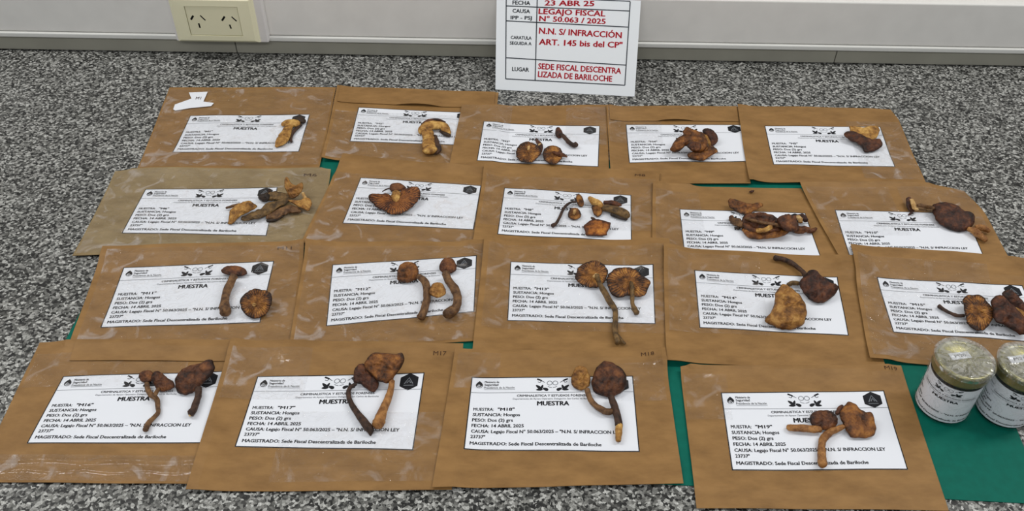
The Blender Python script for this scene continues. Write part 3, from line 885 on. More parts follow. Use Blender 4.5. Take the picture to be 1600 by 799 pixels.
def cap_geo(zone, outline, tilt=8, up=0.25, dn=0.2, dish=0.0, rough=0.06, rim=0.05, gill=0, boss=0.0, seed=0, flip=0.0, lift=0.0):
    """a dried cap or lump traced round its rim: real thickness above (up) and below (dn) the rim plane, in rim radii"""
    zx, zy, zs = ZONE[zone]
    px = np.array([(zx + x / zs, zy + y / zs) for x, y in outline])
    NS = 128
    px = resample(catmull(px, 14, True), NS, True)
    near = px[np.argmax(px[:, 1])]
    cx = px.mean(0)
    A = on_surf(near[0], near[1], 0.001 + lift)
    # plane: level along its own width, rising by `tilt` away from the viewer, `flip` sideways
    va = np.array([math.cos(math.radians(flip)), 0, math.sin(math.radians(flip))])
    vb = np.array([0, math.cos(math.radians(tilt)), math.sin(math.radians(tilt))])
    nrm = np.cross(va, vb); nrm /= np.linalg.norm(nrm)
    rimP = []
    for x, y in px:
        d = ray(x, y); rimP.append(CAM + d * (np.dot(A - CAM, nrm) / np.dot(d, nrm)))
    rimP = np.array(rimP); c = rimP.mean(0)
    Rm = np.mean(np.linalg.norm(rimP - c, axis=1))
    nr = 14
    S_ = np.linspace(1, 0, nr + 1)
    V, UV = [], []
    th = np.arange(NS) / float(NS)
    wr = np.array([noise.noise(Vector((math.cos(a * 6.283) * 1.7, math.sin(a * 6.283) * 1.7, seed * 2.3))) for a in th])
    rimz = nrm[None] * (rim * Rm * wr)[:, None]

    def ringpts(s, h):
        P = c + (rimP - c) * s
        P = P + rimz * s ** 2 + nrm[None] * (h * Rm)
        ns = np.array([noise.noise(Vector(tuple(p * (1.0 / Rm) * 1.5)) + Vector((seed, seed * 1.7, 0))) + 0.5 * noise.noise(Vector(tuple(p * (1.0 / Rm) * 4.0)) + Vector((seed, 0, 0))) for p in P])
        P = P + nrm[None] * (ns * rough * Rm * (0.35 + 0.65 * (1 - s ** 4)))[:, None]
        rg = np.array([1 - 2.6 * abs(noise.noise(Vector(tuple(p * (1.0 / Rm) * 2.6)) + Vector((seed * 0.7, 5.0, seed)))) for p in P])
        P = P + nrm[None] * (rg * (0.03 + 0.45 * rough) * Rm * (1 - 0.75 * s ** 6))[:, None]
        P = P + (P - c) * (0.05 * s * np.array([noise.noise(Vector((math.cos(a * 6.283) * 4.5, math.sin(a * 6.283) * 4.5, seed * 1.3))) for a in th]))[:, None]
        if gill: P = P + nrm[None] * (np.sin(th * 6.283 * gill) * 0.018 * Rm * min(1, s * 2) * (1 - s ** 6))[:, None]
        return P
    for s in S_[:-1]:
        h = up * math.sqrt(max(0, 1 - s ** 2.4)) - dish * (1 - s ** 2) + boss * math.exp(-(s / 0.22) ** 2)
        P = ringpts(s, h)
        V += list(P); UV += [(t_, s) for t_ in th]
    ct = len(V)
    V.append(ringpts(0.0, up - dish + boss)[0]); UV.append((0.5, 0))
    b0 = len(V)
    for s in S_[1:-1]:
        h = -dn * math.sqrt(max(0, 1 - s ** 2.2))
        V += list(ringpts(s, h)); UV += [(t_, s) for t_ in th]
    cb = len(V); V.append(ringpts(0.0, -dn)[0]); UV.append((0.5, 0))
    V = np.array(V)
    F, mi = [], []
    for r in range(nr - 1):
        for k in range(NS):
            F.append((r * NS + k, r * NS + (k + 1) % NS, (r + 1) * NS + (k + 1) % NS, (r + 1) * NS + k)); mi.append(0)
    for k in range(NS): F.append(((nr - 1) * NS + k, (nr - 1) * NS + (k + 1) % NS, ct)); mi.append(0)
    for k in range(NS): F.append((k, b0 + k, b0 + (k + 1) % NS, (k + 1) % NS)); mi.append(1)
    for r in range(nr - 2):
        for k in range(NS):
            F.append((b0 + r * NS + k, b0 + (r + 1) * NS + k, b0 + (r + 1) * NS + (k + 1) % NS, b0 + r * NS + (k + 1) % NS)); mi.append(1)
    for k in range(NS): F.append((b0 + (nr - 2) * NS + k, cb, b0 + (nr - 2) * NS + (k + 1) % NS)); mi.append(1)
    # outline may run either way round
    a0, a1, a2 = V[0], V[NS // 4], V[ct]
    if np.dot(np.cross(a0 - c, a1 - c), nrm) < 0: F = [tuple(reversed(f)) for f in F]
    return V, F, mi, np.array(UV)


def tube_geo(zone, path, flat=1.0, rough=0.16, seed=0, ns=20):
    """a stem or slice along (x, y, height of its underside in mm, radius in zoom pixels)"""
    zx, zy, zs = ZONE[zone]
    C = []
    for x, y, h, r in path:
        X, Y = zx + x / zs, zy + y / zs
        mpp = abs(at(X + 1, Y)[0] - at(X, Y)[0])
        rm = r / zs * mpp
        p = on_surf(X, Y, h * 0.001 + rm * flat)
        C.append((p[0], p[1], p[2], rm))
    C = catmull(np.array(C), 8, False)
    k = len(C); V = []; UV = []
    tan = np.gradient(C[:, :3], axis=0)
    for i in range(k):
        t_ = tan[i] / (np.linalg.norm(tan[i]) + 1e-12)
        side = np.cross(t_, [0, 0, 1]); ln = np.linalg.norm(side)
        side = side / ln if ln > 1e-6 else np.array([1, 0, 0])
        upv = np.cross(side, t_)
        for a in range(ns):
            an = 2 * math.pi * a / ns
            nz = 1 + rough * noise.noise(Vector((math.cos(an) * 1.4 + seed * 3.1, math.sin(an) * 1.4, i * 0.16))) + rough * 1.0 * noise.noise(Vector((math.cos(an) * 3 + seed, math.sin(an) * 3, i * 0.28)))
            r = C[i, 3] * nz
            V.append(C[i, :3] + side * (r * math.cos(an)) + upv * (r * flat * math.sin(an))); UV.append((a / ns, i / k))
    F = []
    for i in range(k - 1):
        for a in range(ns):
            F.append((i * ns + a, i * ns + (a + 1) % ns, (i + 1) * ns + (a + 1) % ns, (i + 1) * ns + a))
    for e_, sgn in ((0, -1), (k - 1, 1)):
        t_ = tan[e_] / (np.linalg.norm(tan[e_]) + 1e-12)
        # rounded end: an inner ring and a tip
        b0 = len(V)
        for a in range(ns):
            V.append(C[e_, :3] + (np.array(V[e_ * ns + a]) - C[e_, :3]) * 0.6 + sgn * t_ * C[e_, 3] * 0.4); UV.append((a / ns, e_ / k))
        V.append(C[e_, :3] + sgn * t_ * C[e_, 3] * 0.5); UV.append((0.5, e_ / k))
        for a in range(ns):
            q = (e_ * ns + a, e_ * ns + (a + 1) % ns, b0 + (a + 1) % ns, b0 + a)
            tr_ = (b0 + a, b0 + (a + 1) % ns, b0 + ns)
            if sgn < 0: q, tr_ = tuple(reversed(q)), tuple(reversed(tr_))
            F += [q, tr_]
    return np.array(V), F, [0] * len(F), np.array(UV)


def settle(V):
    """slide along the line of sight until it just touches what is under it"""
    for _ in range(3):
        c = float(np.min(V[:, 2] - surf(V[:, 0], V[:, 1])))
        d = V.mean(0) - CAM
        V = V + d * ((0.0002 - c) / d[2])
    return V


seedc = [0]


def fungus_thing(name, label, parts, cat='mushroom', group='dried mushroom samples'):
    built = []
    for prt in parts:
        kind, nm, zone, geo, mats, kw = prt
        seedc[0] += 1
        kw = dict(kw); kw.setdefault('seed', seedc[0])
        if kind == 'cap':
            V, F, mi, UV = cap_geo(zone, geo, **kw)
            V = settle(V)
        else:
            V, F, mi, UV = tube_geo(zone, geo, **kw)
        built.append((nm, V, F, mi, UV, mats))
    allv = np.vstack([b_[1] for b_ in built])
    low = allv[np.argmin(allv[:, 2])]
    org = np.array([allv[:, 0].mean(), allv[:, 1].mean(), low[2]])
    if len(built) == 1:
        nm, V, F, mi, UV, mats = built[0]
        o = link_mesh(name, V, F, mats, None, org, mi, True, UV)
        tag(o, label, cat, group)
    else:
        root = empty(name, org, label, cat, group)
        for nm, V, F, mi, UV, mats in built:
            link_mesh(nm, V, F, mats, root, org, mi, True, UV)
    deposit(allv + [0, 0, 0.0002])


def cap(zone, outline, top, bot='dark', nm='cap', **kw): return ('cap', nm, zone, outline, [M[top], M[bot]], kw)
def stem(zone, path, mat, nm='stem', **kw): return ('stem', nm, zone, path, [M[mat]], kw)
def oval(cx, cy, a, b, rot=0, w=0.06, n=12, s=0):
    out = []
    for k in range(n):
        t_ = 2 * math.pi * k / n
        rr = 1 + w * math.sin(3 * t_ + s) + 0.6 * w * math.sin(5 * t_ + 2 * s)
        x, y = a * rr * math.cos(t_), b * rr * math.sin(t_)
        r = math.radians(rot)
        out.append((cx + x * math.cos(r) - y * math.sin(r), cy + x * math.sin(r) + y * math.cos(r)))
    return out


# M1: halved mushroom
fungus_thing('mushroom_slice', 'tan mushroom slice with blackish cap end on the leftmost back row label', [
    stem(1, [(1028, 530, 0, 14), (1062, 495, 0.3, 40), (1090, 455, 0.5, 40), (1108, 410, 0.8, 30), (1118, 385, 1, 28)], 'flesh_gold', flat=0.5),
    stem(1, [(1070, 380, 0.3, 16), (1100, 366, 0.5, 30), (1140, 368, 0.5, 38), (1180, 372, 0.5, 30)], 'flesh_gold', nm='cap_flesh', flat=0.55),
    stem(1, [(1160, 350, 0.3, 24), (1190, 346, 0.5, 32), (1222, 358, 0.3, 20)], 'blackskin', nm='cap_skin', flat=0.6),
    stem(1, [(1200, 380, 0, 12), (1150, 425, 0, 14), (1128, 470, 0, 12), (1135, 500, 0, 8)], 'stem_dark', nm='stem_skin', flat=0.7)])
# M2: arched cap slice
fungus_thing('mushroom_slice', 'golden hook-shaped mushroom slice on the second label of the back row', [
    stem(2, [(940, 600, 0, 60), (925, 560, 0.5, 56), (925, 500, 1, 45), (915, 450, 1, 48)], 'flesh_gold', flat=0.5),
    stem(2, [(862, 455, 0, 22), (885, 420, 0.6, 45), (950, 395, 1, 48), (1030, 395, 1, 42), (1070, 430, 0.6, 34), (1090, 462, 0, 18)], 'flesh_gold', nm='cap', flat=0.6),
    stem(2, [(872, 390, 1.5, 10), (920, 360, 3.5, 15), (1000, 350, 4, 12), (1060, 370, 3, 8)], 'dark', nm='cap_skin', flat=0.8),
    stem(2, [(1020, 440, 0, 10), (1060, 462, 0, 18), (1098, 476, 0, 14)], 'blackskin', nm='cap_edge', flat=0.8),
    stem(2, [(975, 480, 0, 16), (990, 540, 0, 24), (1005, 590, 0, 24), (985, 620, 0, 12)], 'stem_dark', nm='stem_skin', flat=0.8)])
# M3
fungus_thing('dried_mushroom', 'large round cap, gills up with pale stub, on the middle back row label', [
    cap(3, [(120, 520), (150, 430), (220, 370), (310, 345), (400, 360), (470, 400), (520, 450), (520, 540), (470, 620), (400, 680), (300, 690), (200, 660), (130, 600)], 'gill', 'dark', tilt=12, up=0.04, dn=0.22, dish=0.12, gill=20),
    stem(3, [(325, 480, 4.0, 24), (330, 440, 5.5, 26), (335, 415, 6.5, 22)], 'flesh'),
    stem(3, [(500, 560, 0.4, 22), (530, 480, 1.5, 34), (520, 400, 3.0, 40), (480, 345, 2.5, 32), (455, 300, 2, 22)], 'dark', nm='rolled_rim'),
    stem(3, [(500, 400, 6.0, 20), (530, 385, 6.0, 22)], 'flesh', nm='torn_flesh')])
fungus_thing('dried_mushroom', 'round cap, gills up, bent stem pointing right, on the middle back row label', [
    cap(3, [(565, 560), (590, 470), (650, 420), (730, 405), (810, 420), (870, 470), (895, 540), (880, 620), (820, 690), (740, 715), (660, 700), (590, 640)], 'gill', 'dark', tilt=10, up=0.04, dn=0.2, dish=0.10, gill=20),
    stem(3, [(740, 520, 3.5, 30), (790, 540, 4, 30), (860, 555, 3.5, 38), (920, 570, 2.2, 30), (970, 595, 1, 10)], 'redbrown')])
fungus_thing('dried_mushroom', 'small dark mushroom lying on its side near the hexagon of the middle back row label', [
    cap(3, oval(832, 195, 62, 95, -12), 'dark', 'blackskin', tilt=22, up=0.2, dn=0.35),
    stem(3, [(850, 210, 4, 24), (900, 240, 3, 32), (960, 310, 1.5, 34), (1030, 375, 0.5, 36), (1090, 400, 0.2, 42), (1120, 385, 0.2, 42)], 'stem_dark')])
# M4: clump
fungus_thing('mushroom_fragment', 'ochre fan-shaped fragment lowest in the clump on the fourth back row label', [
    cap(4, [(500, 600), (560, 560), (650, 540), (780, 480), (900, 440), (980, 450), (1040, 545), (960, 600), (880, 640), (800, 690), (690, 700), (570, 680)], 'ochre', 'redbrown', tilt=14, up=0.14, dn=0.14, rough=0.1, rim=0.1)])
fungus_thing('mushroom_fragment', 'large folded brown cap at the left of the clump on the fourth back row label', [
    cap(4, [(190, 525), (235, 420), (300, 320), (420, 240), (415, 190), (490, 125), (590, 150), (700, 180), (780, 230), (840, 340), (860, 450), (790, 530), (680, 550), (560, 520), (470, 450), (330, 545)], 'ochre', 'dark', tilt=26, up=0.26, dn=0.12, rough=0.16, rim=0.16)])
fungus_thing('mushroom_fragment', 'small curled lobe in the middle of the clump on the fourth back row label', [
    cap(4, [(500, 440), (560, 380), (640, 370), (720, 400), (750, 460), (700, 530), (620, 530), (540, 490)], 'redbrown', 'dark', tilt=20, up=0.4, dn=0.1, rough=0.15)])
fungus_thing('dried_mushroom', 'dark curled cap with pale stem, right of the clump on fourth back row label', [
    cap(4, [(770, 180), (800, 140), (880, 130), (960, 165), (1030, 250), (1050, 330), (1010, 400), (940, 440), (880, 400), (850, 300)], 'dark', 'blackskin', tilt=30, up=0.35, dn=0.2, rough=0.12),
    stem(4, [(790, 220, 5, 30), (840, 300, 5, 34), (890, 400, 4, 34), (900, 440, 3, 24)], 'flesh_gold')])
# M5
fungus_thing('mushroom_slice', 'thick golden mushroom chunk with dark brown side on the rightmost back row label', [
    cap(5, [(120, 340), (180, 280), (300, 280), (430, 330), (580, 400), (720, 460), (880, 455), (905, 600), (720, 690), (550, 715), (470, 600), (350, 505), (190, 430)], 'dark', 'blackskin', nm='skin', tilt=12, up=0.16, dn=0.12, rough=0.1),
    cap(5, [(240, 175), (400, 190), (540, 195), (640, 165), (800, 165), (860, 250), (810, 390), (720, 450), (590, 430), (450, 370), (310, 340), (240, 270)], 'flesh_gold', 'dark', nm='cut_flesh', tilt=8, up=0.12, dn=0.2, rough=0.1, lift=0.007),
    stem(5, [(760, 470, 5, 30), (840, 480, 4, 34), (870, 500, 3, 25)], 'dark', nm='torn_edge', flat=0.8)])
# M6
fungus_thing('mushroom_slice', 'pale yellowish crumpled slice at the left end of the pile on the pale buff envelope', [
    cap(6, [(95, 700), (110, 590), (140, 520), (230, 450), (300, 410), (390, 395), (460, 430), (500, 480), (400, 540), (310, 580), (240, 630), (190, 700), (130, 720)], 'flesh_gold', 'ochre', tilt=18, up=0.16, dn=0.1, rough=0.14, rim=0.14, nm='flesh'),
    stem(6, [(75, 495, 1, 16), (160, 470, 2.5, 18), (260, 440, 4, 14)], 'stem_brown', nm='rim', rough=0.34)])
fungus_thing('mushroom_slice', 'long brown stem slice running across the pile on the pale buff envelope', [
    stem(6, [(300, 640, 0, 40), (420, 610, 0.8, 75), (560, 570, 1, 85), (700, 480, 1.5, 85), (830, 420, 2, 75), (930, 370, 2.5, 50)], 'stem_olive', flat=0.36, rough=0.34)])
fungus_thing('mushroom_slice', 'dark tipped stem slice at the back of the pile on the pale buff envelope', [
    stem(6, [(640, 330, 0.5, 75), (740, 325, 1, 85), (860, 335, 1.5, 70), (950, 320, 2, 45)], 'stem_olive', flat=0.42, rough=0.34),
    stem(6, [(545, 340, 0.3, 40), (600, 345, 0.5, 70), (650, 340, 0.8, 70)], 'blackskin', nm='dark_tip', flat=0.65, rough=0.34),
    stem(6, [(665, 285, 4, 18), (672, 250, 6, 20), (665, 232, 7, 14)], 'stem_dark', nm='curl', rough=0.34)])
fungus_thing('mushroom_slice', 'dark edged lower slice in front of the pile on the pale buff envelope', [
    stem(6, [(650, 620, 0, 50), (740, 600, 0.5, 70), (860, 540, 0.8, 70), (980, 510, 1, 70), (1090, 540, 0.6, 45)], 'stem_brown', flat=0.4, rough=0.34),
    stem(6, [(640, 670, 0, 20), (740, 660, 0, 22), (860, 600, 0, 18)], 'blackskin', nm='dark_edge', flat=0.8, rough=0.34)])
fungus_thing('mushroom_slice', 'curled tan cap slice at the right end of the pile on the pale buff envelope', [
    cap(6, [(930, 385), (1010, 390), (1100, 380), (1180, 350), (1240, 370), (1262, 450), (1220, 530), (1130, 500), (1030, 450)], 'tan', 'ochre', tilt=16, up=0.12, dn=0.15, rough=0.12, rim=0.12),
    cap(6, [(885, 190), (890, 90), (930, 75), (980, 150), (1060, 180), (1130, 140), (1140, 220), (1100, 300), (1010, 360), (960, 350), (910, 260)], 'tan', 'stem_brown' if False else 'ochre', nm='upright_lobe', tilt=40, up=0.12, dn=0.12, rough=0.12, rim=0.1),
    stem(6, [(1135, 290, 6, 22), (1170, 350, 5, 22), (1190, 400, 4, 12)], 'flesh', nm='pale_fold', rough=0.34)])
# M7
fungus_thing('dried_mushroom', 'large bean-shaped cap with radiating gills and pale stem stub on the M7 label', [
    cap(7, [(215, 380), (270, 310), (380, 300), (500, 300), (600, 310), (700, 380), (830, 350), (900, 250), (1000, 210), (1120, 170), (1230, 175), (1290, 260), (1285, 380), (1200, 500), (1080, 620), (950, 700), (800, 745), (660, 740), (530, 670), (400, 590), (280, 490)], 'gill_red', 'dark', tilt=10, up=0.08, dn=0.16, gill=40, rim=0.08, dish=0.04),
    stem(7, [(790, 510, 3, 45), (780, 420, 5, 75), (780, 330, 6, 95), (790, 280, 6, 80)], 'flesh_gold', flat=0.6),
    cap(7, [(655, 230), (660, 130), (740, 95), (860, 90), (950, 140), (990, 200), (920, 235), (830, 260), (740, 280)], 'redbrown', 'dark', nm='folded_lobe', tilt=20, up=0.35, dn=0.12, lift=0.002),
    stem(7, [(500, 265, 1, 10), (570, 225, 3, 14), (640, 200, 5, 14)], 'stem_dark', nm='torn_veil')])
# M8
fungus_thing('dried_mushroom', 'thin mushroom with long curved black stem on the M8 label', [
    cap(8, [(500, 130), (530, 95), (580, 110), (615, 180), (620, 260), (580, 290), (530, 260), (505, 190)], 'gill', 'dark', tilt=25, up=0.15, dn=0.3),
    stem(8, [(500, 212, 3, 16), (420, 220, 2, 16), (340, 275, 1, 20), (280, 370, 0.4, 22), (235, 470, 0.2, 22), (190, 545, 0.1, 24), (130, 585, 0.1, 32)], 'stem_dark')])
fungus_thing('dried_mushroom', 'small round ochre cap with pale centre on the M8 label', [
    cap(8, oval(475, 400, 105, 95, 0, 0.04), 'gill', 'dark', tilt=16, up=0.1, dn=0.25, boss=0.08, gill=14),
    stem(8, [(465, 400, 5, 18), (478, 360, 6, 24), (485, 345, 6, 18)], 'flesh')])
fungus_thing('dried_mushroom', 'orange half cap with dark rim at the bottom edge of the M8 label', [
    cap(8, [(625, 590), (680, 540), (760, 495), (850, 500), (950, 520), (1035, 545), (1025, 620), (985, 690), (970, 735), (820, 742), (660, 730), (640, 660)], 'gill_orange', 'dark', tilt=14, up=0.06, dn=0.2, dish=0.05, gill=12),
    stem(8, [(620, 600, 1.5, 10), (720, 520, 4.5, 14), (830, 500, 6, 18), (930, 520, 5.5, 16), (1035, 545, 4, 12)], 'dark', nm='dark_rim'),
    stem(8, [(745, 460, 3, 18), (770, 480, 4.5, 24), (800, 500, 5.5, 24)], 'stem_dark', nm='stem_stub')])
fungus_thing('dried_mushroom', 'olive gilled mushroom with yellowish stem pointing up left on the M8 label', [
    cap(8, [(745, 280), (830, 270), (900, 300), (910, 370), (880, 430), (820, 440), (770, 390)], 'gill', 'dark', tilt=16, up=0.15, dn=0.2, gill=14),
    stem(8, [(710, 145, 0.4, 30), (770, 200, 0.8, 60), (850, 240, 1.5, 55), (900, 290, 2.5, 40)], 'flesh_gold', flat=0.8)])
fungus_thing('dried_mushroom', 'thick dark stem piece beside the hexagon on the M8 label', [
    stem(8, [(930, 300, 0.4, 60), (1040, 320, 0.6, 72), (1150, 350, 0.6, 78), (1260, 400, 0.4, 78), (1300, 440, 0.2, 60)], 'stem_olive', flat=0.7),
    stem(8, [(940, 225, 1.5, 34), (1040, 225, 2, 44), (1130, 245, 2, 44), (1200, 260, 1.5, 24)], 'dark', nm='dark_lobe', flat=0.8),
    stem(8, [(1060, 400, 0, 40), (1170, 440, 0, 40), (1290, 480, 0, 30)], 'blackskin', nm='dark_underside', flat=0.7)])
# M9
fungus_thing('mushroom_fragment', 'orange brown fan-shaped cap piece standing at the top of the M9 pile', [
    cap(9, [(165, 200), (190, 105), (300, 130), (420, 165), (540, 185), (640, 165), (680, 215), (600, 260), (500, 320), (400, 335), (320, 310), (240, 260)], 'ochre', 'redbrown', tilt=24, up=0.14, dn=0.14, rim=0.12, rough=0.1)])
fungus_thing('mushroom_fragment', 'crumpled brown cap piece with open folds in the middle of the M9 pile', [
    cap(9, [(370, 400), (430, 325), (560, 300), (700, 318), (820, 365), (940, 425), (1010, 510), (1000, 590), (880, 620), (740, 640), (600, 640), (470, 610), (385, 530)], 'redbrown', 'dark', tilt=12, up=0.2, dn=0.16, rough=0.24, rim=0.2),
    stem(9, [(420, 400, 9, 16), (520, 420, 13, 22), (680, 460, 14.5, 22), (820, 480, 13, 24), (960, 510, 9, 22)], 'stem_brown', nm='raised_fold', rough=0.34),
    stem(9, [(590, 570, 9.5, 30), (700, 565, 11.5, 32), (800, 520, 13, 30)], 'flesh_gold', nm='pale_fold', rough=0.34)])
fungus_thing('mushroom_fragment', 'long curled orange band along the bottom of the M9 pile', [
    stem(9, [(400, 560, 0.2, 36), (480, 630, 0.3, 50), (620, 650, 0.3, 56), (780, 640, 0.3, 54), (930, 610, 0.3, 56), (1040, 560, 0.4, 40)], 'ochre', flat=0.8, rough=0.25)])
fungus_thing('mushroom_fragment', 'small stubby stem piece at the left end of the M9 pile', [
    stem(9, [(205, 400, 0.5, 36), (270, 440, 0.8, 52), (340, 470, 1, 60), (390, 480, 1, 40)], 'stem_brown', flat=0.9, rough=0.34),
    stem(9, [(185, 385, 1, 16), (215, 370, 2, 22), (240, 380, 2.5, 14)], 'dark', nm='dark_tip', rough=0.34),
    stem(9, [(270, 540, 0, 14), (310, 535, 0, 20), (350, 520, 0.2, 16)], 'blackskin', nm='root', rough=0.34)])
fungus_thing('dried_mushroom', 'knotted brown mushroom with pale scar at the right end of the M9 pile', [
    cap(9, [(890, 420), (950, 355), (1060, 340), (1130, 390), (1190, 470), (1190, 560), (1080, 590), (960, 540)], 'redbrown', 'dark', tilt=18, up=0.4, dn=0.15),
    stem(9, [(1000, 510, 0.4, 50), (1110, 530, 0.5, 55), (1230, 560, 0.4, 56), (1330, 560, 0.4, 48), (1400, 580, 0.2, 34), (1460, 540, 0.4, 18)], 'redbrown', flat=0.9, rough=0.34),
    stem(9, [(1100, 420, 3, 40), (1180, 380, 4, 42), (1260, 370, 4, 44), (1310, 430, 3, 36)], 'dark', nm='curled_rim', flat=0.9, rough=0.34),
    stem(9, [(1190, 370, 7, 26), (1230, 410, 7.5, 34), (1225, 455, 6.5, 26)], 'flesh', nm='pale_scar', rough=0.34)])
fungus_thing('mushroom_fragment', 'tiny dark crumb alone on the brown paper above the M9 label', [
    stem(90, [(855, 153, 0.05, 5), (872, 150, 0.05, 9), (888, 145, 0.05, 6)], 'dark', rough=0.3)], cat='crumb')
# M10
fungus_thing('dried_mushroom', 'big smooth dark brown cap with tan stem on the M10 label', [
    cap(10, [(505, 260), (515, 180), (600, 165), (690, 155), (780, 180), (860, 220), (950, 275), (1060, 310), (1095, 370), (1080, 460), (1000, 530), (880, 560), (760, 530), (650, 480), (560, 400)], 'dark', 'redbrown', tilt=12, up=0.3, dn=0.12, rough=0.02, rim=0.05),
    stem(10, [(1000, 520, 2.0, 30), (1090, 550, 1.2, 46), (1140, 590, 0.6, 50), (1190, 630, 0.3, 40), (1250, 675, 0.2, 34)], 'stem_tan'),
    stem(10, [(1110, 500, 3, 36), (1190, 500, 2.5, 42), (1290, 540, 1.0, 34)], 'stem_tan', nm='split_stem')])
fungus_thing('dried_mushroom', 'small cap with bright cream gills above the M10 label', [
    cap(10, oval(205, 180, 62, 110, -22), 'dark', 'dark', tilt=20, up=0.15, dn=0.3, dish=0.05),
    stem(10, [(215, 115, 5, 26), (240, 170, 5.5, 32), (255, 230, 4.5, 28), (300, 245, 3.5, 22)], 'flesh', nm='pale_gills', flat=0.7),
    stem(10, [(300, 190, 3, 20), (380, 200, 2, 26), (450, 215, 1.2, 26), (520, 230, 1, 20)], 'stem_brown'),
    stem(10, [(240, 270, 1.5, 12), (200, 305, 0.3, 14), (175, 325, 0.1, 10)], 'dark', nm='root')])
# M11
fungus_thing('dried_mushroom', 'upright-looking mushroom with flat dark cap and curved stem on the M11 label', [
    cap(11, oval(1063, 257, 82, 32, 4, 0.03), 'redbrown', 'dark', tilt=10, up=0.25, dn=0.28),
    stem(11, [(1060, 290, 3.5, 26), (1045, 320, 2.5, 24), (1018, 380, 1.2, 24), (1004, 440, 0.5, 25), (1004, 490, 0.2, 32), (1010, 515, 0.2, 34)], 'stem_brown')])
fungus_thing('dried_mushroom', 'round wrinkled cap, gills up, at the lower right of the M11 label', [
    cap(11, [(1100, 455), (1120, 405), (1170, 372), (1230, 372), (1280, 385), (1300, 430), (1285, 490), (1250, 535), (1190, 555), (1130, 525)], 'gill', 'dark', tilt=24, up=0.08, dn=0.3, rough=0.12, gill=12, rim=0.08, dish=0.06),
    stem(11, [(1185, 475, 7, 10), (1190, 462, 8, 12)], 'flesh', nm='stem_scar')])
# M12
fungus_thing('dried_mushroom', 'brown wrinkled cap with straight stem, left one on the M12 label', [
    cap(12, [(682, 270), (700, 220), (740, 200), (790, 210), (815, 250), (810, 300), (770, 322), (720, 330), (684, 310)], 'ochre', 'dark', tilt=24, up=0.3, dn=0.2, rough=0.14),
    stem(12, [(815, 290, 4, 18), (855, 325, 2.5, 22), (868, 380, 1.2, 24), (865, 440, 0.6, 22), (850, 500, 0.3, 24), (830, 545, 0.2, 26)], 'stem_brown')])
fungus_thing('mushroom_fragment', 'small loose round tan cap between the two stems on the M12 label', [
    cap(12, oval(933, 377, 52, 48, 0, 0.05), 'tan', 'ochre', tilt=24, up=0.2, dn=0.25, rough=0.12)])
fungus_thing('dried_mushroom', 'mushroom with S-shaped stem and round cap beside the hexagon on the M12 label', [
    cap(12, oval(998, 226, 54, 52, 0, 0.04), 'redbrown', 'dark', tilt=24, up=0.3, dn=0.2, rough=0.14),
    stem(12, [(985, 270, 4, 24), (1000, 315, 2.5, 24), (1040, 370, 1.2, 27), (1058, 430, 0.6, 27), (1045, 490, 0.3, 28), (1000, 520, 0.2, 34), (985, 535, 0.2, 24)], 'stem_brown')])
# M13
fungus_thing('dried_mushroom', 'gills-up cap with very long stem hanging off the M13 label', [
    cap(13, [(52, 170), (75, 105), (140, 65), (230, 45), (300, 80), (330, 140), (310, 210), (270, 260), (200, 280), (110, 250), (60, 215)], 'gill', 'dark', tilt=22, up=0.06, dn=0.25, dish=0.1, gill=18),
    stem(13, [(235, 170, 7, 22), (250, 220, 6, 20), (285, 290, 3.5, 24), (340, 390, 1.6, 26), (388, 460, 0.8, 24), (396, 540, 0.4, 22), (390, 620, 0.2, 24), (395, 680, 0.2, 24), (415, 750, 0.1, 26)], 'stem_olive'),
    stem(13, [(415, 690, 0.2, 14), (445, 730, 0.1, 14), (478, 760, 0.1, 10)], 'stem_olive', nm='root'),
    stem(13, [(205, 185, 7, 12), (235, 165, 8, 15)], 'flesh', nm='stem_scar')])
fungus_thing('dried_mushroom', 'wide gills-up cap with short stem at the right of the M13 label', [
    cap(13, [(322, 220), (345, 150), (400, 110), (490, 100), (570, 115), (620, 170), (690, 215), (680, 270), (650, 340), (590, 360), (510, 345), (430, 365), (355, 320)], 'gill', 'dark', tilt=18, up=0.08, dn=0.22, dish=0.06, gill=22, rim=0.08),
    stem(13, [(522, 215, 6.5, 14), (537, 270, 6, 20), (540, 340, 4, 19), (540, 410, 1.5, 17), (558, 460, 0.5, 22), (580, 495, 0.2, 26)], 'stem_olive')])
# M14
fungus_thing('mushroom_fragment', 'pear-shaped rough tan cap standing on the M14 label', [
    cap(14, [(30, 660), (80, 590), (115, 510), (125, 420), (160, 355), (200, 318), (250, 345), (320, 390), (370, 450), (412, 530), (410, 640), (370, 710), (290, 745), (190, 745), (100, 710)], 'tan', 'ochre', tilt=22, up=0.32, dn=0.12, rough=0.12, boss=0.05)])
fungus_thing('dried_mushroom', 'dark red-brown folded cap with long stem behind the pear-shaped piece on the M14 label', [
    cap(14, [(345, 300), (400, 250), (440, 200), (490, 190), (540, 240), (600, 285), (660, 320), (712, 345), (690, 400), (630, 460), (550, 500), (470, 480), (400, 420), (365, 360)], 'dark', 'blackskin', tilt=18, up=0.28, dn=0.15, rough=0.14, rim=0.12),
    stem(14, [(120, 80, 0.1, 24), (180, 90, 0.2, 22), (240, 110, 0.3, 22), (310, 150, 0.6, 21), (370, 200, 1.5, 20), (410, 250, 3, 24)], 'stem_dark'),
    stem(14, [(195, 98, 2.3, 10), (235, 104, 2.6, 14), (280, 120, 2.6, 8)], 'flesh', nm='scraped_patch', flat=0.5)])
fungus_thing('mushroom_fragment', 'short curved olive stem piece behind the pear-shaped cap on the M14 label', [
    stem(14, [(245, 330, 0.3, 20), (290, 312, 0.4, 22), (340, 318, 0.4, 22)], 'stem_olive')])
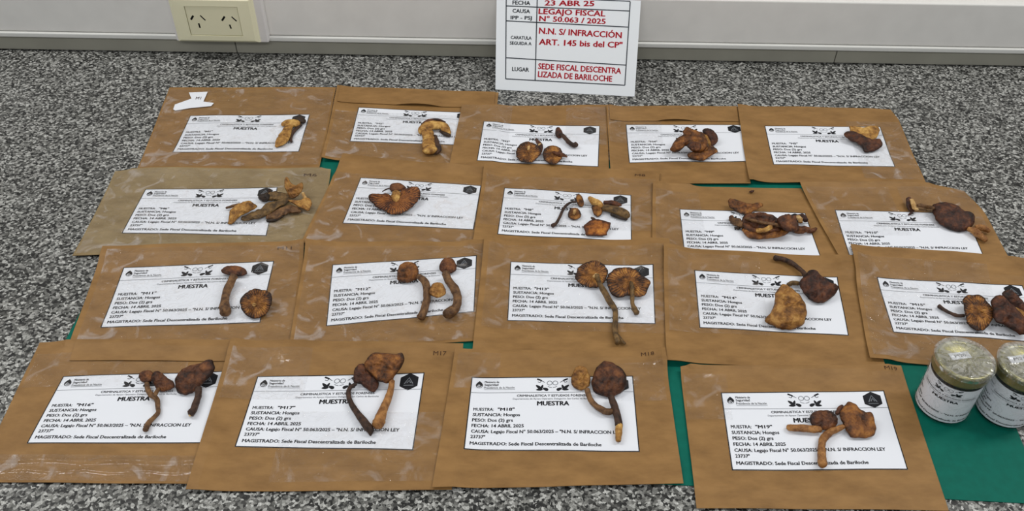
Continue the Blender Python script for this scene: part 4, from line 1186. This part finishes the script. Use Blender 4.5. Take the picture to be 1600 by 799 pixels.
# M15
fungus_thing('dried_mushroom', 'dark cap with thin black stem pointing left on the M15 label behind the jars', [
    cap(15, [(480, 260), (560, 200), (640, 195), (740, 205), (810, 270), (880, 350), (910, 430), (880, 560), (800, 660), (700, 690), (600, 650), (540, 560), (505, 440), (500, 340)], 'gill', 'dark', tilt=14, up=0.1, dn=0.2, rough=0.12, rim=0.1, dish=0.02, gill=10),
    stem(15, [(150, 345, 0.2, 30), (220, 395, 0.4, 24), (310, 445, 0.6, 23), (400, 478, 0.8, 24), (500, 480, 1.2, 24)], 'stem_dark'),
    stem(15, [(745, 420, 7, 26), (810, 395, 7.5, 30), (880, 370, 6.5, 24)], 'flesh_gold', nm='stem_stub')])
fungus_thing('dried_mushroom', 'large dark folded cap with pale stem streak at the right of the M15 label', [
    cap(15, [(880, 270), (920, 220), (1010, 190), (1090, 260), (1180, 350), (1290, 460), (1390, 560), (1400, 690), (1300, 740), (1180, 680), (1060, 610), (950, 570), (900, 480), (890, 370)], 'dark', 'blackskin', tilt=12, up=0.22, dn=0.16, rough=0.12, rim=0.08),
    stem(15, [(1060, 290, 7.5, 16), (1130, 340, 8, 22), (1200, 385, 8, 24), (1290, 445, 8, 40), (1390, 520, 7, 46)], 'flesh_gold')])
fungus_thing('dried_mushroom', 'dark red-brown lobe leaning on the folded cap beside the M15 seal', [
    cap(15, [(1020, 180), (1080, 125), (1150, 130), (1230, 200), (1310, 290), (1400, 360), (1420, 440), (1330, 440), (1220, 370), (1120, 290)], 'dark', 'blackskin', tilt=20, up=0.4, dn=0.15, rough=0.12)])
# M16
fungus_thing('dried_mushroom', 'small mushroom with thin wavy stem, left one on the M16 label', [
    cap(16, [(42, 210), (60, 170), (110, 150), (165, 160), (185, 210), (165, 255), (110, 270), (60, 250)], 'redbrown', 'dark', tilt=22, up=0.35, dn=0.2),
    stem(16, [(118, 275, 2.5, 22), (130, 335, 1.2, 24), (165, 390, 0.6, 26), (212, 425, 0.4, 24), (225, 500, 0.3, 22), (225, 560, 0.2, 20), (180, 610, 0.2, 22), (130, 665, 0.1, 25), (105, 725, 0.1, 28)], 'stem_brown')])
fungus_thing('dried_mushroom', 'small brown cap in the middle of the M16 label', [
    cap(16, [(165, 240), (180, 180), (220, 155), (270, 180), (320, 225), (375, 260), (382, 310), (340, 340), (260, 355), (210, 325)], 'redbrown', 'dark', tilt=20, up=0.35, dn=0.2, rough=0.1),
    stem(16, [(230, 330, 2, 18), (205, 370, 1.5, 20), (195, 400, 1.6, 16)], 'stem_brown')])
fungus_thing('dried_mushroom', 'large elongated red-brown cap with dark stem at the right of the M16 label', [
    cap(16, [(390, 300), (400, 210), (460, 140), (560, 100), (650, 75), (720, 45), (765, 80), (770, 150), (720, 220), (650, 290), (590, 345), (500, 385), (420, 370)], 'redbrown', 'dark', tilt=22, up=0.28, dn=0.16, rough=0.05, rim=0.06),
    stem(16, [(615, 320, 3, 32), (612, 390, 1.6, 31), (590, 470, 0.6, 32), (560, 540, 0.3, 34), (540, 565, 0.3, 36)], 'stem_dark'),
    stem(16, [(530, 578, 1.2, 16), (545, 580, 1.2, 14)], 'flesh', nm='cut_end')])
# M17
fungus_thing('dried_mushroom', 'dark cap with thin curved stem, left one on the M17 label', [
    cap(17, [(125, 250), (140, 180), (190, 140), (240, 150), (290, 210), (350, 290), (350, 350), (300, 390), (240, 360), (190, 320), (135, 310)], 'dark', 'blackskin', tilt=18, up=0.26, dn=0.2, rough=0.1),
    stem(17, [(150, 320, 2, 15), (100, 350, 1.2, 18), (82, 410, 0.6, 20), (110, 500, 0.3, 24), (170, 590, 0.2, 29), (230, 670, 0.2, 38), (275, 730, 0.2, 34), (280, 780, 0.1, 8)], 'stem_dark')])
fungus_thing('dried_mushroom', 'large ochre cap with thick tan stem, right one on the M17 label', [
    cap(17, [(235, 180), (245, 100), (300, 45), (400, 45), (500, 50), (570, 45), (585, 110), (550, 170), (500, 240), (470, 290), (420, 315), (350, 290), (290, 240)], 'ochre', 'redbrown', tilt=24, up=0.26, dn=0.16, rough=0.1, rim=0.1, lift=0.004),
    stem(17, [(470, 290, 5, 26), (460, 370, 3, 28), (430, 460, 1.6, 35), (390, 560, 0.8, 42), (360, 640, 0.5, 50), (340, 690, 0.4, 50)], 'stem_tan')])
# M18
fungus_thing('dried_mushroom', 'small pale wrinkled cap with thin curved stem on the M18 label', [
    cap(18, oval(760, 222, 46, 60, 0, 0.05), 'tan', 'dark', tilt=30, up=0.25, dn=0.25, rough=0.14),
    stem(18, [(790, 275, 3, 13), (805, 320, 1.5, 13), (835, 355, 0.8, 14), (880, 380, 0.5, 16), (910, 380, 0.5, 14)], 'stem_brown')])
fungus_thing('dried_mushroom', 'large red-brown cap with golden-tipped stem on the M18 label', [
    cap(18, [(812, 250), (830, 180), (870, 140), (920, 150), (970, 190), (980, 250), (950, 295), (890, 312), (835, 295)], 'redbrown', 'dark', tilt=24, up=0.3, dn=0.16, rough=0.08, boss=0.08),
    stem(18, [(905, 310, 3.5, 16), (920, 350, 2, 17), (935, 400, 1, 18), (945, 450, 0.5, 17)], 'stem_dark'),
    stem(18, [(944, 445, 0.6, 17), (942, 480, 0.4, 16), (940, 520, 0.2, 13)], 'flesh_gold', nm='stem_tip')])
# M19
fungus_thing('dried_mushroom', 'oval dark brown cap with stem lying to the left on the M19 label', [
    cap(19, [(310, 240), (340, 185), (420, 155), (510, 155), (580, 190), (620, 250), (600, 330), (530, 370), (430, 365), (345, 330)], 'redbrown', 'dark', tilt=18, up=0.32, dn=0.18, rough=0.1),
    stem(19, [(75, 335, 0.2, 30), (150, 345, 0.3, 42), (260, 350, 0.4, 42), (370, 360, 0.6, 40), (430, 360, 1, 34)], 'stem_tan', flat=0.8)])
fungus_thing('dried_mushroom', 'large ochre cap with bent stem reaching the bottom edge of the M19 label', [
    cap(19, [(640, 180), (680, 110), (740, 65), (800, 85), (860, 140), (920, 170), (985, 180), (1020, 270), (1035, 370), (990, 440), (880, 455), (770, 450), (710, 380), (660, 280)], 'ochre', 'redbrown', tilt=12, up=0.24, dn=0.16, rough=0.06, rim=0.08),
    stem(19, [(680, 330, 2, 26), (610, 360, 1.2, 32), (530, 395, 0.6, 38), (470, 450, 0.4, 40), (445, 530, 0.3, 40), (445, 620, 0.3, 44), (450, 700, 0.2, 46), (455, 745, 0.2, 50)], 'stem_tan'),
    stem(19, [(610, 190, 2.5, 22), (640, 130, 3, 22), (670, 105, 4, 16)], 'dark', nm='turned_rim')])

# ------------------------------------------------------------------ jars
def lathe(prof, n=56):
    V, F = [], []
    for r, z in prof:
        for k in range(n):
            a = 2 * math.pi * k / n
            V.append((r * math.cos(a), r * math.sin(a), z))
    for i in range(len(prof) - 1):
        for k in range(n):
            F.append((i * n + k, i * n + (k + 1) % n, (i + 1) * n + (k + 1) % n, (i + 1) * n + k))
    return np.array(V), F


def make_jar(px, code, turn, tagpx, taglen, tagrot, label):
    b = at(px[0], px[1], 0.0014)
    b[2] = 0.00125
    root = empty('sample_jar', b, label, 'jar', 'glass sample jars')
    R = 0.0240
    V, F = lathe([(0.0002, 0), (R - 0.003, 0), (R - 0.0008, 0.001), (R, 0.004), (R, 0.047), (R - 0.001, 0.050), (R - 0.003, 0.0525), (R - 0.003, 0.062),
                  (R - 0.0045, 0.062), (R - 0.0045, 0.052), (R - 0.0022, 0.048), (R - 0.0018, 0.006), (R - 0.004, 0.003), (0.0002, 0.003)])
    link_mesh('glass_body', V + b, F, M['glass'], root, b, smooth=True)
    V, F = lathe([(0.0002, 0.0032), (R - 0.0045, 0.0036), (R - 0.0022, 0.007), (R - 0.0022, 0.045), (R - 0.006, 0.0515), (0.0002, 0.052)])
    link_mesh('contents', V + b, F, M['content'], root, b, smooth=True)
    RL = 0.0252
    prof = [(0.0002, 0.0655), (RL - 0.006, 0.0655), (RL - 0.0045, 0.0668), (RL - 0.0018, 0.0672), (RL - 0.0004, 0.0664), (RL, 0.0650), (RL, 0.0555), (RL + 0.0003, 0.0548), (RL - 0.0003, 0.0540), (RL - 0.0016, 0.0545), (RL - 0.0016, 0.0640), (0.0002, 0.0642)]
    V, F = lathe(list(reversed(prof)))
    link_mesh('lid', V + b, F, M['gold'], root, b, smooth=True)
    face = math.atan2(-b[1], -b[0]) + turn

    def lput(u, v, lift):
        RR_ = R + 0.0004 + lift
        a = face + (np.asarray(u) - 0.5) * (0.125 / R)
        return np.stack([b[0] + RR_ * np.cos(a), b[1] + RR_ * np.sin(a), b[2] + 0.0035 + (1 - np.asarray(v)) * 0.047], 1)
    sheet_with_art('label', label_art(code, 1.9), lput, [M['paper'], M['ink'], M['grey_ink'], M['grey_ink']], root, b, nu=64, nv=4)
    # number tag on the lid
    c = at(tagpx[0], tagpx[1], b[2] + 0.0655)
    w, h = taglen, taglen * 0.42
    ca, sa = math.cos(tagrot), math.sin(tagrot)

    def tput(u, v, lift):
        x = (np.asarray(u) - 0.5) * w; y = -(np.asarray(v) - 0.5) * h
        return np.stack([c[0] + x * ca - y * sa, c[1] + x * sa + y * ca, np.full(len(np.atleast_1d(x)), b[2] + 0.0660) + lift], 1)
    k = Ink(); k.text(code, 0.22, 0.78, 0.72, 0.44, 1, 0.0)
    sheet_with_art('lid_tag', k, tput, [M['paper'], M['ink']], root, b, nu=2, nv=2)
    # plastic wrapped round the jar, bunched at the foot and over the lid
    prof = [(0.003, 0.0685), (0.014, 0.0684), (RL - 0.001, 0.0688), (RL + 0.0008, 0.0672), (RL + 0.0012, 0.060), (RL + 0.0010, 0.054), (R + 0.0016, 0.048), (R + 0.0014, 0.035), (R + 0.0014, 0.022), (R + 0.0016, 0.010), (R + 0.0018, 0.0012)]
    pr = []
    for (r0, z0), (r1, z1) in zip(prof[:-1], prof[1:]):
        for s in (0, 0.34, 0.67): pr.append((r0 + (r1 - r0) * s, z0 + (z1 - z0) * s))
    pr.append(prof[-1])
    V, F = lathe(list(reversed(pr)), 96)
    for i in range(len(V)):
        p = V[i]; r = math.hypot(p[0], p[1]); nn = noise.noise(Vector((p[0] * 130, p[1] * 130, p[2] * 70 + len(code) + turn * 9)))
        q = max(0.0, nn) * 0.0011
        V[i] = [p[0] * (1 + q / max(r, 0.004)), p[1] * (1 + q / max(r, 0.004)), p[2] + (max(0, nn) * 0.0012 if p[2] > 0.066 else 0)]
    link_mesh('plastic_wrap', V + b, F, M['wrap'], root, b)
    V, F = lathe([(0.0003, 0.0700), (0.004, 0.0698), (0.009, 0.0694), (0.014, 0.0693), (0.019, 0.0693), (0.0225, 0.0695), (RL + 0.0004, 0.0692), (RL + 0.0020, 0.0674), (RL + 0.0020, 0.0640)], 120)
    for i in range(len(V)):
        p = V[i]; a_ = math.atan2(p[1], p[0]); r = math.hypot(p[0], p[1])
        p[2] += 0.0013 * max(0, noise.noise(Vector((math.cos(a_) * 3.2, math.sin(a_) * 3.2, r * 90 + turn * 11)))) * min(1, r / 0.012)
    link_mesh('plastic_cover', V + b, list(reversed(F)), M['cover'], root, b)
    return root


make_jar((1470, 634), 'M20', 0.0, (1500, 557), 0.0195, 0.18, 'gold-lidded glass jar with white label, wholly in view, left one of the two')
make_jar((1564, 641), 'M21', 0.55, (1592, 562), 0.0195, 0.18, 'gold-lidded glass jar cut by the right edge, beside the other jar')
